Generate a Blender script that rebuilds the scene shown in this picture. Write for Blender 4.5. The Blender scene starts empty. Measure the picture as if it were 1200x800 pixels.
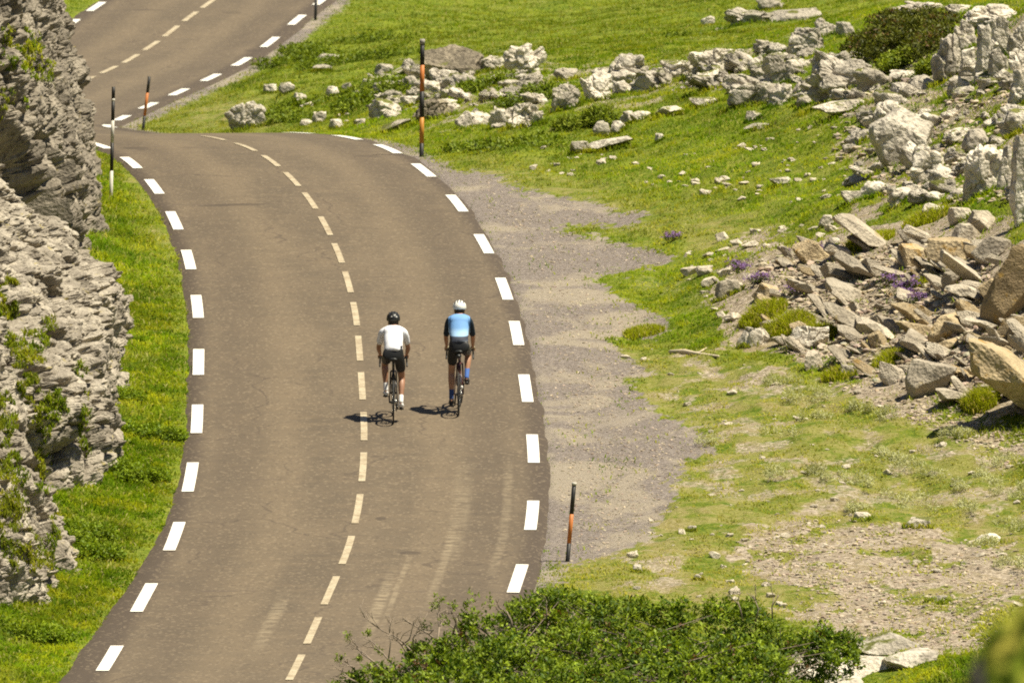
import bpy, bmesh, math, random
import numpy as np
from mathutils import Vector, Matrix

random.seed(7)
rng = np.random.default_rng(7)
sc = bpy.context.scene
COL = sc.collection

# ------------------------------------------------------------------ camera model
F = 15000.0            # focal length in pixels of a 1200 px wide frame
CAMZ = 16.0
PITCH = 0.074
CP, SP = math.cos(PITCH), math.sin(PITCH)

def pt(px, py, Y):
    """world point at depth Y seen at pixel (px, py) of the 1200x800 photograph"""
    a = (px - 600.0) / F
    b = (400.0 - py) / F
    dy = CP + SP * b
    dz = -SP + CP * b
    t = Y / dy
    return np.array([a * t, Y, CAMZ + dz * t])

def project(X, Y, Z):
    z = Z - CAMZ
    d = Y * CP - z * SP
    u = Y * SP + z * CP
    return 600.0 + F * X / d, 400.0 - F * u / d

# ------------------------------------------------------------------ numpy noise
def _hash(ix, iy, iz, seed):
    with np.errstate(over='ignore'):
        h = (ix.astype(np.uint32) * np.uint32(374761393) + iy.astype(np.uint32) * np.uint32(668265263)
             + iz.astype(np.uint32) * np.uint32(2147483647) + np.uint32((seed * 974634777) & 0xffffffff))
        h = (h ^ (h >> np.uint32(13))) * np.uint32(1274126177)
        h = (h ^ (h >> np.uint32(16))) * np.uint32(2246822519)
        h = h ^ (h >> np.uint32(15))
    return h.astype(np.float64) / 4294967295.0

def vnoise(P, seed=0):
    P = np.asarray(P, dtype=np.float64)
    i = np.floor(P).astype(np.int64)
    f = P - i
    f = f * f * f * (f * (f * 6 - 15) + 10)
    r = 0
    for dx in (0, 1):
        wx = f[:, 0] if dx else 1 - f[:, 0]
        for dy in (0, 1):
            wy = f[:, 1] if dy else 1 - f[:, 1]
            for dz in (0, 1):
                wz = f[:, 2] if dz else 1 - f[:, 2]
                r = r + wx * wy * wz * _hash(i[:, 0] + dx, i[:, 1] + dy, i[:, 2] + dz, seed)
    return r * 2 - 1

def fbm(P, octaves=4, seed=0, gain=0.5):
    P = np.asarray(P, dtype=np.float64)
    r, a, n = 0, 1.0, 0
    for o in range(octaves):
        r = r + a * vnoise(P * (2.03 ** o) + o * 17.3, seed + o)
        n += a
        a *= gain
    return r / n

def voronoi(P, seed=0):
    """F1, F2 and the nearest cell's random value"""
    P = np.asarray(P, dtype=np.float64)
    i = np.floor(P).astype(np.int64)
    f1 = np.full(len(P), 9.0); f2 = np.full(len(P), 9.0); cv = np.zeros(len(P))
    for dx in (-1, 0, 1):
        for dy in (-1, 0, 1):
            for dz in (-1, 0, 1):
                c = i + np.array([dx, dy, dz])
                q = np.stack([c[:, k] + _hash(c[:, 0], c[:, 1], c[:, 2], seed + 11 * k + 1) for k in range(3)], 1)
                d = np.sqrt(((P - q) ** 2).sum(1))
                v = _hash(c[:, 0], c[:, 1], c[:, 2], seed + 77)
                near = d < f1
                f2 = np.where(near, f1, np.minimum(f2, d))
                cv = np.where(near, v, cv)
                f1 = np.where(near, d, f1)
    return f1, f2, cv

def facets(P, seed=0):
    """F1, F2, cell value and a plane tilted at random through each cell: flat broken faces"""
    P = np.asarray(P, dtype=np.float64)
    i = np.floor(P).astype(np.int64)
    f1 = np.full(len(P), 9.0); f2 = np.full(len(P), 9.0); cv = np.zeros(len(P)); off = np.zeros((len(P), 3))
    for dx in (-1, 0, 1):
        for dy in (-1, 0, 1):
            for dz in (-1, 0, 1):
                c = i + np.array([dx, dy, dz])
                q = np.stack([c[:, k] + _hash(c[:, 0], c[:, 1], c[:, 2], seed + 11 * k + 1) for k in range(3)], 1)
                r = P - q
                d = np.abs(r[:, 0]) * 0.55 + np.abs(r[:, 1]) * 0.55 + np.abs(r[:, 2]) * 0.55 + np.sqrt((r ** 2).sum(1)) * 0.4
                v = _hash(c[:, 0], c[:, 1], c[:, 2], seed + 77)
                near = d < f1
                f2 = np.where(near, f1, np.minimum(f2, d))
                cv = np.where(near, v, cv); off = np.where(near[:, None], r, off)
                f1 = np.where(near, d, f1)
    n = np.stack([(cv * 57.31) % 1, (cv * 131.7) % 1, (cv * 311.9) % 1], 1) * 2 - 1
    return f1, f2, cv, (off * n).sum(1)

def smooth(a, b, x):
    t = np.clip((x - a) / (b - a), 0, 1)
    return t * t * (3 - 2 * t)

# ------------------------------------------------------------------ mesh helpers
def mesh_from(name, V, faces, smooth_shade=True, col=None, uv=None):
    """faces: an (n,3) or (n,4) array or a list of such arrays"""
    if not isinstance(faces, list) or not isinstance(faces[0], np.ndarray):
        faces = [np.asarray(faces)]
    V = np.asarray(V, dtype=np.float32)
    me = bpy.data.meshes.new(name)
    me.vertices.add(len(V))
    me.vertices.foreach_set('co', V.ravel())
    loops, starts, totals, s = [], [], [], 0
    for f in faces:
        f = np.asarray(f, dtype=np.int32)
        if len(f) == 0:
            continue
        k = f.shape[1]
        loops.append(f.ravel())
        starts.append(s + np.arange(len(f), dtype=np.int32) * k)
        totals.append(np.full(len(f), k, dtype=np.int32))
        s += f.size
    L = np.concatenate(loops)
    me.loops.add(len(L))
    me.loops.foreach_set('vertex_index', L)
    st = np.concatenate(starts)
    me.polygons.add(len(st))
    me.polygons.foreach_set('loop_start', st)
    me.polygons.foreach_set('loop_total', np.concatenate(totals))
    me.polygons.foreach_set('use_smooth', np.full(len(st), bool(smooth_shade)))
    if col is not None:
        a = me.color_attributes.new('Col', 'FLOAT_COLOR', 'POINT')
        c = np.ones((len(V), 4), dtype=np.float32)
        c[:, :col.shape[1]] = col
        a.data.foreach_set('color', c.ravel())
    if uv is not None:
        u = me.uv_layers.new(name='UVMap')
        u.data.foreach_set('uv', np.asarray(uv, dtype=np.float32)[L].ravel())
    me.update(calc_edges=True)
    me.validate(verbose=False)
    return me

def link(name, me, mat, parent=None, loc=None, rot=None):
    o = bpy.data.objects.new(name, me)
    COL.objects.link(o)
    if me is not None and mat is not None and len(me.materials) == 0:
        me.materials.append(mat)
    if parent is not None:
        o.parent = parent
    if loc is not None:
        o.location = [float(v) for v in loc]
    if rot is not None:
        o.rotation_euler = rot
    return o

def tag(o, label=None, cat=None, group=None, kind=None):
    if label: o['label'] = label
    if cat: o['category'] = cat
    if group: o['group'] = group
    if kind: o['kind'] = kind
    return o

def thing(name, label, cat, loc=(0, 0, 0), rz=0.0, group=None):
    o = bpy.data.objects.new(name, None)
    COL.objects.link(o)
    o.empty_display_size = 0.2
    o.location = [float(v) for v in loc]
    o.rotation_euler = (0, 0, rz)
    return tag(o, label, cat, group)

class MB:
    """collects tubes, boxes and lathes for ONE part"""
    def __init__(self):
        self.V, self.Q, self.T, self.n = [], [], [], 0
    def add(self, V, Q=None, T=None):
        if Q is not None and len(Q): self.Q.append(np.asarray(Q) + self.n)
        if T is not None and len(T): self.T.append(np.asarray(T) + self.n)
        self.V.append(np.asarray(V, dtype=np.float64)); self.n += len(V)
    def tube(self, pts, r, seg=10, closed=False, cap=True):
        pts = [Vector(p) for p in pts]
        n = len(pts)
        r = [r] * n if not hasattr(r, '__len__') else list(r)
        V, ref = [], None
        for i, p in enumerate(pts):
            a = pts[(i - 1) % n] if (closed or i > 0) else p
            b = pts[(i + 1) % n] if (closed or i < n - 1) else p
            t = (b - a).normalized()
            if ref is None:
                ref = Vector((0, 0, 1)) if abs(t.z) < 0.9 else Vector((1, 0, 0))
            u = (ref - t * ref.dot(t))
            if u.length < 1e-6:
                u = t.orthogonal()
            u.normalize(); ref = u
            w = t.cross(u)
            for k in range(seg):
                an = 2 * math.pi * k / seg
                V.append(p + (u * math.cos(an) + w * math.sin(an)) * r[i])
        Q, T = [], []
        for i in range(n if closed else n - 1):
            j = (i + 1) % n
            for k in range(seg):
                k2 = (k + 1) % seg
                Q.append((i * seg + k, i * seg + k2, j * seg + k2, j * seg + k))
        V = [tuple(v) for v in V]
        if cap and not closed:
            c0, c1 = len(V), len(V) + 1
            V += [tuple(pts[0]), tuple(pts[-1])]
            for k in range(seg):
                k2 = (k + 1) % seg
                T.append((c0, k2, k)); T.append((c1, (n - 1) * seg + k, (n - 1) * seg + k2))
        self.add(V, Q, T)
    def ring(self, c, R, r, axis='x', n=40, seg=8):
        c = Vector(c)
        P = []
        for k in range(n):
            a = 2 * math.pi * k / n
            P.append(c + (Vector((0, math.cos(a), math.sin(a))) if axis == 'x' else Vector((math.cos(a), math.sin(a), 0))) * R)
        self.tube(P, r, seg, closed=True)
    def box(self, c, s, M=None):
        V = [(sx * s[0] / 2, sy * s[1] / 2, sz * s[2] / 2) for sx in (-1, 1) for sy in (-1, 1) for sz in (-1, 1)]
        if M is not None:
            V = [tuple(M @ Vector(v)) for v in V]
        V = [(v[0] + c[0], v[1] + c[1], v[2] + c[2]) for v in V]
        self.add(V, [(0, 1, 3, 2), (4, 6, 7, 5), (0, 4, 5, 1), (2, 3, 7, 6), (0, 2, 6, 4), (1, 5, 7, 3)])
    def ellipsoid(self, c, s, nu=14, nv=9, M=None, fn=None):
        V = []
        for j in range(nv + 1):
            th = math.pi * j / nv
            for i in range(nu):
                ph = 2 * math.pi * i / nu
                d = Vector((math.sin(th) * math.cos(ph), math.sin(th) * math.sin(ph), math.cos(th)))
                if fn: d = fn(d)
                v = Vector((d.x * s[0], d.y * s[1], d.z * s[2]))
                if M is not None: v = M @ v
                V.append((v.x + c[0], v.y + c[1], v.z + c[2]))
        Q = [(j * nu + i, (j + 1) * nu + i, (j + 1) * nu + (i + 1) % nu, j * nu + (i + 1) % nu) for j in range(nv) for i in range(nu)]
        self.add(V, Q)
    def build(self, name, mat, parent=None, smooth_shade=True, **kw):
        fs = []
        if self.Q: fs.append(np.concatenate(self.Q))
        if self.T: fs.append(np.concatenate(self.T))
        return link(name, mesh_from(name, np.concatenate(self.V), fs, smooth_shade), mat, parent, **kw)

# ------------------------------------------------------------------ node helpers
def new_mat(name):
    m = bpy.data.materials.new(name)
    m.use_nodes = True
    nt = m.node_tree
    for n in list(nt.nodes): nt.nodes.remove(n)
    return m, nt

class NT:
    def __init__(self, name):
        self.m, self.t = new_mat(name)
    def n(self, typ, **kw):
        nd = self.t.nodes.new(typ)
        for k, v in kw.items():
            if k == 'inp':
                for a, b in v.items():
                    if hasattr(b, 'is_output'): self.t.links.new(b, nd.inputs[a])
                    else: nd.inputs[a].default_value = b
            else: setattr(nd, k, v)
        return nd
    def math(self, op, a, b=0.0, c=0.0, clamp=False):
        nd = self.n('ShaderNodeMath', operation=op, use_clamp=clamp, inp={0: a, 1: b, 2: c})
        return nd.outputs[0]
    def noise(self, vec, scale, detail=4, rough=0.55, dist=0.0):
        return self.n('ShaderNodeTexNoise', inp={'Vector': vec, 'Scale': scale, 'Detail': detail, 'Roughness': rough, 'Distortion': dist}).outputs[0]
    def vor(self, vec, scale, feature='F1', out='Distance'):
        return self.n('ShaderNodeTexVoronoi', feature=feature, inp={'Vector': vec, 'Scale': scale}).outputs[out]
    def mix(self, f, a, b, blend='MIX'):
        nd = self.n('ShaderNodeMix', data_type='RGBA', blend_type=blend)
        for k, v in ((0, f), (6, a), (7, b)):
            if hasattr(v, 'is_output'): self.t.links.new(v, nd.inputs[k])
            elif k == 0: nd.inputs[0].default_value = v
            else: nd.inputs[k].default_value = (v[0], v[1], v[2], 1)
        return nd.outputs[2]
    def step(self, x, lo, hi, a=0.0, b=1.0):
        nd = self.n('ShaderNodeMapRange', interpolation_type='SMOOTHSTEP', inp={'Value': x, 'From Min': lo, 'From Max': hi, 'To Min': a, 'To Max': b})
        return nd.outputs[0]
    def bump(self, h, dist, strength=1.0, normal=None):
        i = {'Height': h, 'Distance': dist, 'Strength': strength}
        if normal is not None: i['Normal'] = normal
        return self.n('ShaderNodeBump', inp=i).outputs[0]
    def out(self, col, rough=0.8, normal=None, spec=0.3, metal=0.0, **kw):
        b = self.n('ShaderNodeBsdfPrincipled')
        for k, v in (('Base Color', col), ('Roughness', rough), ('Specular IOR Level', spec), ('Metallic', metal)) + tuple(kw.items()):
            if hasattr(v, 'is_output'): self.t.links.new(v, b.inputs[k])
            elif k == 'Base Color': b.inputs[k].default_value = (v[0], v[1], v[2], 1)
            else: b.inputs[k].default_value = v
        if normal is not None: self.t.links.new(normal, b.inputs['Normal'])
        o = self.n('ShaderNodeOutputMaterial')
        self.t.links.new(b.outputs[0], o.inputs[0])
        return self.m

def obj_co(N):
    return N.n('ShaderNodeTexCoord').outputs['Object']

def plain(name, c, rough=0.5, var=0.12, scale=30.0, spec=0.4, metal=0.0):
    N = NT(name)
    co = obj_co(N)
    f = N.noise(co, scale, 3)
    c2 = [max(0, v * (1 - var * 2)) for v in c]
    c3 = [min(1, v * (1 + var)) for v in c]
    return N.out(N.mix(f, c2, c3), rough, None, spec, metal)

def rock_mat(name, light, mid, dark, scale=1.0, moss=0.0, mosscol=(0.13, 0.14, 0.02), lichen=(0.30, 0.23, 0.05), lich=0.0, mid_bias=0.0, darkamt=0.75):
    N = NT(name)
    co = obj_co(N)
    rnd = N.n('ShaderNodeObjectInfo').outputs['Random']
    sh = N.n('ShaderNodeVectorMath', operation='ADD', inp={0: co})
    cmb = N.n('ShaderNodeCombineXYZ', inp={0: N.math('MULTIPLY', rnd, 91.0), 1: N.math('MULTIPLY', rnd, 37.0), 2: 0.0})
    N.t.links.new(cmb.outputs[0], sh.inputs[1])
    v = sh.outputs[0]
    big = N.noise(v, 1.1 * scale, 5, 0.6, 0.4)
    med = N.noise(v, 4.5 * scale, 6, 0.68, 0.3)
    fine = N.noise(v, 17.0 * scale, 4, 0.7)
    c = N.mix(N.step(big, 0.40 + mid_bias, 0.62 + mid_bias), mid, light)
    c = N.mix(N.step(med, 0.50, 0.30, 0.0, darkamt), c, dark)  # dark stains in the hollows, strengthened to stand in for shade
    spots = N.step(N.noise(v, 9.0 * scale, 3, 0.6), 0.62, 0.72, 0.0, 0.8)
    c = N.mix(spots, c, dark)
    c = N.mix(N.step(fine, 0.35, 0.7, 0.0, 0.35), c, light)
    if lich > 0:
        c = N.mix(N.step(N.noise(v, 2.3 * scale, 5, 0.65), 0.66 - lich, 0.76 - lich, 0, 0.85), c, lichen)
    if moss > 0:
        nz = N.n('ShaderNodeSeparateXYZ', inp={0: N.n('ShaderNodeNewGeometry').outputs['Normal']}).outputs[2]
        mn = N.noise(v, 1.7 * scale, 6, 0.62)
        mm = N.math('ADD', N.math('MULTIPLY', nz, 0.35), mn)
        c = N.mix(N.step(mm, 0.92 - moss, 1.0 - moss, 0, 0.95), c, mosscol)
    br = N.n('ShaderNodeHueSaturation', inp={'Color': c, 'Value': N.math('MULTIPLY_ADD', rnd, 0.36, 0.82)})
    pits = N.vor(v, 13.0 * scale)
    h = N.math('ADD', N.math('MULTIPLY', med, 0.7), N.math('ADD', N.math('MULTIPLY', fine, 0.35), N.math('MULTIPLY', pits, 0.3)))
    return N.out(br.outputs[0], 0.9, N.bump(h, 0.10 / scale, 0.9), 0.2)
# ------------------------------------------------------------------ the road's centre line (distance, x, height)
cpy = [740, 692, 645, 597, 547, 500, 452, 408, 368, 330, 297, 265, 235, 210, 188, 172, 161]
cpx = [366, 387, 408, 420, 426, 427, 424, 421, 417, 408, 397, 382, 364, 343, 318, 290, 250]
pts = [(140.0, 60, 1130), (150.0, 160, 1010), (157.0, 235, 938), (164.5, 296, 868), (168.9, 323, 825), (173.2, 347, 782)]
for i in range(17):
    pts.append((173.2 + 4.33 * (i + 1) * 0.997, cpx[i], cpy[i]))
road = [pt(x, y, Y) for (Y, x, y) in pts]
for Y, X, py in ((250.5, -6.42, 157.6), (254, -7.10, 156.2), (258, -7.98, 157.2), (262, -8.95, 159.0), (266, -9.88, 159.0), (270, -10.72, 154.5)):
    p = pt(600, py, Y); road.append(np.array([X, Y, p[2]]))
upx = [120, 142, 174, 210, 248, 284, 317, 349, 377]
upy = [148, 138, 123, 107, 90, 72, 49, 22, 0]
for k in range(9):
    Y = 274 + 6.45 * k
    p = pt(upx[k], upy[k], Y); road.append(p + np.array([-2.75, 0, 0]))
p = road[-1]; d = road[-1] - road[-3]
for k in range(1, 8):
    road.append(p + np.array([d[0] * k * 0.75 + 0.10 * k * k, d[1] * k * 0.75, d[2] * k * 0.75]))
road = np.array(road)
RY = np.arange(141.0, road[-1, 1], 0.25)
def _sm(a, w):
    k = np.hanning(w + 2)[1:-1]; k /= k.sum()
    return np.convolve(np.pad(a, w // 2, mode='reflect', reflect_type='odd'), k, 'valid')
RX = _sm(np.interp(RY, road[:, 1], road[:, 0]), 25)
RZ = _sm(np.interp(RY, road[:, 1], road[:, 2]), 21)
RS = np.concatenate([[0], np.cumsum(np.hypot(np.diff(RX), np.diff(RY)))])
HALF = np.interp(RY, [141, 250, 275, 400], [2.61, 2.61, 2.75, 2.75])
def Xc(Y): return np.interp(Y, RY, RX)
def Zc(Y): return np.interp(Y, RY, RZ)
def hw_left(Y): return np.interp(Y, [141, 168, 172, 182, 192, 200, 240, 275, 400], [3.3, 3.3, 3.25, 3.10, 2.92, 2.88, 2.92, 3.1, 3.1])
def hw_right(Y): return np.interp(Y, [141, 180, 200, 215, 235, 275, 400], [3.0, 2.98, 2.93, 2.90, 2.90, 3.15, 3.15])
def road_at(Y): return np.array([Xc(Y), Y, Zc(Y)])

# ------------------------------------------------------------------ terrain: thin-plate through surveyed points
ctrl = [pt(*a) for a in [
    (720, 760, 176.5), (900, 770, 174.5), (1200, 775, 172), (1500, 740, 172), (2000, 560, 175),
    (720, 650, 185), (900, 650, 185.5), (1200, 655, 184), (1500, 600, 184), (2000, 420, 188),
    (750, 560, 193.5), (950, 560, 192.5), (1200, 575, 190.5), (1500, 500, 190),
    (750, 480, 201), (900, 475, 200), (1050, 490, 197.5), (1200, 508, 195.5), (1500, 400, 196),
    (750, 400, 209.5), (900, 400, 206), (1000, 425, 203), (1100, 430, 200), (1200, 440, 197.8), (1500, 260, 201),
    (700, 340, 216), (850, 335, 212.5), (1000, 330, 208.5), (1200, 330, 201.8), (1500, 130, 206),
    (720, 270, 224.5), (850, 270, 221), (1000, 262, 215), (1200, 262, 207),
    (620, 210, 234), (800, 210, 230), (1000, 205, 224), (1200, 185, 214), (1500, 20, 214),
    (600, 160, 243), (750, 155, 240), (900, 145, 236), (1050, 130, 229), (1200, 110, 222), (1500, -60, 220),
    (600, 112, 252), (750, 100, 249), (900, 85, 244), (1050, 62, 237), (1200, 52, 230),
    (430, 142, 258), (550, 85, 262), (650, 78, 262), (800, 60, 260), (950, 35, 254), (1100, 12, 246),
    (420, 70, 297), (600, 45, 300), (800, 25, 300), (1000, 5, 296), (1200, -15, 280), (1500, -120, 260),
    (500, 5, 330), (700, -10, 335), (900, -30, 335), (1100, -60, 320), (1500, -190, 310),
    (270, 150, 264), (310, 147, 265), (360, 146, 262), (250, 118, 284), (320, 105, 284), (330, 62, 306), (400, 22, 322),
    (185, 130, 279), (270, 92, 296), (350, 45, 315), (395, 5, 330),
    (400, -120, 400), (800, -200, 400), (1200, -260, 390), (600, -300, 500), (1200, -420, 480),
]]
for Y in list(range(142, 250, 5)) + list(range(250, 360, 6)):
    r = road_at(Y)
    ctrl.append(r + [3.6, 0, 0.0]); ctrl.append(r + [-3.5, 0, 0.05])
    if Y < 262:
        ctrl.append(r + [-4.6, 0, 0.22]); ctrl.append(r + [-9.0, 0, 2.2]); ctrl.append(r + [-16.0, 0, 6.0])
    else:
        ctrl.append(r + [-5.0, 0, 0.2]); ctrl.append(r + [-10.0, 0, 1.2]); ctrl.append(r + [-18.0, 0, 3.2])
for X in (-12, 0, 12):
    for Y, Z in ((0, 13.9), (18, 13.2), (40, 11.3), (80, 6.0), (115, 1.2), (138, -2.2 if X > 0 else -3.0)):
        ctrl.append(np.array([X, Y, Z], dtype=float))
for X, Y, Z in ((6, 150, -3.0), (11, 152, -2.8), (4, 160, -2.4), (9, 161, -2.2), (2.0, 167, -1.85), (6, 168, -1.8)):
    ctrl.append(np.array([X, Y, Z], dtype=float))
ctrl = np.array(ctrl)
AS = 0.33
def _phi(r2): return 0.5 * r2 * np.log(r2 + 1e-9)
_P = np.stack([ctrl[:, 0], ctrl[:, 1] * AS], 1)
_n = len(_P)
_K = _phi(((_P[:, None] - _P[None]) ** 2).sum(2)) + np.eye(_n) * 0.25
_Q = np.concatenate([np.ones((_n, 1)), _P], 1)
_A = np.block([[_K, _Q], [_Q.T, np.zeros((3, 3))]])
_W = np.linalg.solve(_A, np.concatenate([ctrl[:, 2], np.zeros(3)]))
def _tps(X, Y):
    q = np.stack([X, Y * AS], 1)
    out = np.empty(len(q))
    for s in range(0, len(q), 40000):
        b = q[s:s + 40000]
        out[s:s + 40000] = _phi(((b[:, None] - _P[None]) ** 2).sum(2)) @ _W[:_n] + _W[_n] + b @ _W[_n + 1:]
    return out
GX = np.arange(-30, 36.01, 0.5); GY = np.arange(0, 520.1, 1.0)
_gx, _gy = np.meshgrid(GX, GY)
GZ = _tps(_gx.ravel(), _gy.ravel()).reshape(_gx.shape)
def bilerp(G, X, Y):
    fx = np.clip((X - GX[0]) / 0.5, 0, len(GX) - 1.001); fy = np.clip((Y - GY[0]) / 1.0, 0, len(GY) - 1.001)
    ix = fx.astype(int); iy = fy.astype(int); ax = fx - ix; ay = fy - iy
    return (G[iy, ix] * (1 - ax) + G[iy, ix + 1] * ax) * (1 - ay) + (G[iy + 1, ix] * (1 - ax) + G[iy + 1, ix + 1] * ax) * ay

def road_dist(X, Y):
    """signed metres outside the asphalt (negative on it)"""
    d = X - Xc(Y)
    return np.where(d > 0, d - hw_right(Y), -d - hw_left(Y))

def H(X, Y, rough=True):
    X = np.atleast_1d(np.asarray(X, dtype=float)); Y = np.atleast_1d(np.asarray(Y, dtype=float))
    z = bilerp(GZ, X, Y)
    rd = road_dist(X, Y)
    inr = (Y > 141.5)
    if rough:
        P = np.stack([X, Y * 0.55, X * 0 + 3.3], 1)
        amp = smooth(0.3, 2.0, np.where(inr, rd, 5.0))
        n = 0.16 * fbm(P * 0.7, 3, 5) + 0.05 * fbm(P * 3.1, 3, 9)
        right = smooth(0, 3, X - Xc(Y))
        gravel = cover_gravel(X, Y, z) if COVER_READY else 0
        z = z + n * amp * (0.35 + 0.65 * right) * (1 - 0.85 * gravel)
    w = smooth(0.05, 1.5, rd)
    zr = Zc(Y) - 0.045 - 0.10 * smooth(-0.02, -0.35, rd)
    return np.where(inr, zr * (1 - w) + z * w, z)

# ------------------------------------------------------------------ ground cover, as a map of where gravel, bare soil and dry grass lie
def in_poly(px, py, poly):
    r = np.zeros(len(px), dtype=bool); n = len(poly); j = n - 1
    for i in range(n):
        (xi, yi), (xj, yj) = poly[i], poly[j]
        c = ((yi > py) != (yj > py)) & (px < (xj - xi) * (py - yi) / (yj - yi + 1e-12) + xi)
        r ^= c; j = i
    return r
def poly_sd(px, py, poly):
    d = np.full(len(px), 1e9)
    for i in range(len(poly)):
        a = np.array(poly[i], float); b = np.array(poly[(i + 1) % len(poly)], float)
        ab = b - a; L = (ab ** 2).sum() + 1e-9
        t = np.clip(((px - a[0]) * ab[0] + (py - a[1]) * ab[1]) / L, 0, 1)
        d = np.minimum(d, np.hypot(px - a[0] - t * ab[0], (py - a[1] - t * ab[1]) * 1.8))
    return np.where(in_poly(px, py, poly), -d, d)
GRAVEL = [(530, 205), (560, 204), (600, 221), (650, 232), (700, 239), (752, 252), (742, 262), (690, 263), (655, 270), (700, 277), (795, 297),
          (785, 308), (735, 318), (690, 326), (715, 345), (760, 368), (793, 388), (765, 398), (715, 398), (735, 420), (772, 440), (735, 448),
          (765, 478), (800, 500), (835, 530), (800, 545), (775, 570), (788, 592), (760, 625), (720, 652), (690, 660), (630, 655), (640, 525), (632, 454), (608, 350), (580, 286)]
BARE = [  # rocky or stony ground of the lower right
    ([(850, 622), (940, 605), (1050, 615), (1200, 650), (1300, 660), (1300, 700), (1150, 705), (1020, 700), (930, 690), (840, 660)], 0.8),
    ([(930, 708), (1030, 700), (1150, 712), (1130, 758), (1010, 762), (940, 745)], 0.88),
    ([(720, 640), (800, 640), (830, 665), (780, 690), (720, 680)], 0.55),
    ([(790, 410), (880, 420), (960, 455), (900, 470), (800, 455)], 0.6),
    ([(960, 445), (1060, 455), (1200, 500), (1300, 520), (1300, 560), (1180, 545), (1060, 490)], 0.75),
    ([(850, 400), (830, 340), (880, 290), (970, 275), (1010, 245), (1080, 262), (1120, 250), (1320, 300), (1320, 500), (1190, 495), (1080, 470), (1000, 440), (930, 430)], 1.0),
    ([(980, 180), (1020, 150), (960, 100), (1000, 70), (1040, 60), (1110, 10), (1300, 0), (1300, 240), (1100, 225), (1040, 235), (1010, 225)], 0.62),
    ([(900, 490), (1000, 500), (960, 545), (840, 540), (830, 500)], 0.45),
    ([(650, 300), (780, 310), (870, 330), (840, 380), (760, 350)], 0.35),
    ([(425, 85), (500, 60), (640, 60), (760, 70), (930, 40), (930, 128), (800, 112), (640, 150), (560, 152), (430, 140)], 0.5),
    ([(700, 430), (1200, 530), (1220, 620), (1000, 600), (800, 600), (760, 560), (820, 520)], 0.5),
    ([(640, 190), (960, 170), (1000, 270), (860, 300), (760, 240)], 0.22),
]
DRY = [([(700, 405), (900, 425), (1200, 510), (1250, 760), (900, 730), (640, 690), (650, 655), (800, 540), (740, 450)], 0.75),
       ([(500, 200), (620, 190), (760, 225), (900, 260), (960, 300), (800, 300), (650, 240)], 0.45),
       ([(150, 152), (260, 118), (330, 118), (300, 150)], 0.75), ([(170, 250), (215, 300), (200, 330), (150, 200)], 0.5)]
COVER_READY = False
def covers(X, Y, Z):
    px, py = project(X, Y, Z)
    P = np.stack([X * 1.0, Y * 0.62, X * 0], 1)
    wob = fbm(P, 4, 31) * 26 + fbm(P * 6, 3, 33) * 13
    wob = wob * np.clip(200.0 / np.maximum(Y, 60), 0.4, 1.5)
    g = smooth(20, -20, poly_sd(px, py, GRAVEL) + wob * 0.75 + fbm(P * 16, 3, 35) * 20)
    near = smooth(0.55, 0.1, road_dist(X, Y) + 0.25 * fbm(P * 9, 2, 41)) * smooth(150, 165, Y)
    right = (X > Xc(Y))
    n2 = fbm(P * 2.2, 4, 51) * 0.5 + 0.5
    bare = np.zeros(len(X))
    for poly, a in BARE:
        m = smooth(26, -26, poly_sd(px, py, poly) + wob * 1.9 + fbm(P * 5, 3, 36) * 22) * a
        m = np.where(a >= 1, m, m * smooth(0.62 - 0.45 * a, 0.78 - 0.45 * a, n2))
        bare = np.maximum(bare, m)
    dry = np.zeros(len(X))
    for poly, a in DRY:
        dry = np.maximum(dry, a * smooth(35, -35, poly_sd(px, py, poly) + wob * 1.6))
    dry = np.clip(dry * (0.5 + 1.0 * n2) + 0.25 * smooth(0.5, 0.75, n2), 0, 1)
    return np.clip(g, 0, 1), np.clip(bare, 0, 1), dry, near * np.where(right, 1.0, 0.35)
def cover_gravel(X, Y, Z): return covers(X, Y, Z)[0]
COVER_READY = True

# cached fine height field round the visible part, used for ray hits and for standing things on the ground
def hits(pix):
    ys = np.arange(160, 345, 0.08)
    out = []
    for px, py in pix:
        a = (px - 600.0) / F; b = (400.0 - py) / F
        t = ys / (CP + SP * b)
        X = a * t; Z = CAMZ + (-SP + CP * b) * t
        hh = H(X, ys, rough=False)
        k = np.argmax(Z <= hh)
        if not (Z <= hh).any(): k = len(ys) - 1
        x, y = X[k], ys[k]
        out.append((x, y, float(H(x, y)[0])))
    return np.array(out)
def hit(px, py): return hits([(px, py)])[0]

# ------------------------------------------------------------------ ground sheet
def axis(lo, hi, step, far):
    core = np.arange(lo, hi + step / 2, step)
    k = []
    d, v = step, 0.0
    while v < far:
        d *= 1.22; v += d; k.append(v)
    k = np.array(k)
    return np.concatenate([(lo - k)[::-1], core, hi + k])
ax = axis(-13.5, 14.5, 0.065, 2500.0)
ay = axis(163.0, 345.0, 0.16, 2500.0)
gx, gy = np.meshgrid(ax, ay)
X, Y = gx.ravel(), gy.ravel()
inside = (X > -29) & (X < 35) & (Y > 1) & (Y < 519)
Z = np.zeros(len(X))
Z[inside] = H(X[inside], Y[inside])
o_ = ~inside
cx_, cy_ = np.clip(X[o_], -29, 35), np.clip(Y[o_], 1, 519)
far_ = np.hypot(X[o_] - cx_, Y[o_] - cy_)
Z[o_] = H(cx_, cy_, rough=False) + np.where(Y[o_] > 519, far_ * 0.28 * np.exp(-far_ / 900), 0) - np.where(Y[o_] < 1, far_ * 0.1 * np.exp(-far_ / 500), 0) + np.where((Y[o_] > 1) & (Y[o_] < 519), far_ * 0.2 * np.exp(-far_ / 900), 0)
g, bare, dry, near = (np.zeros(len(X)) for _ in range(4))
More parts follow.
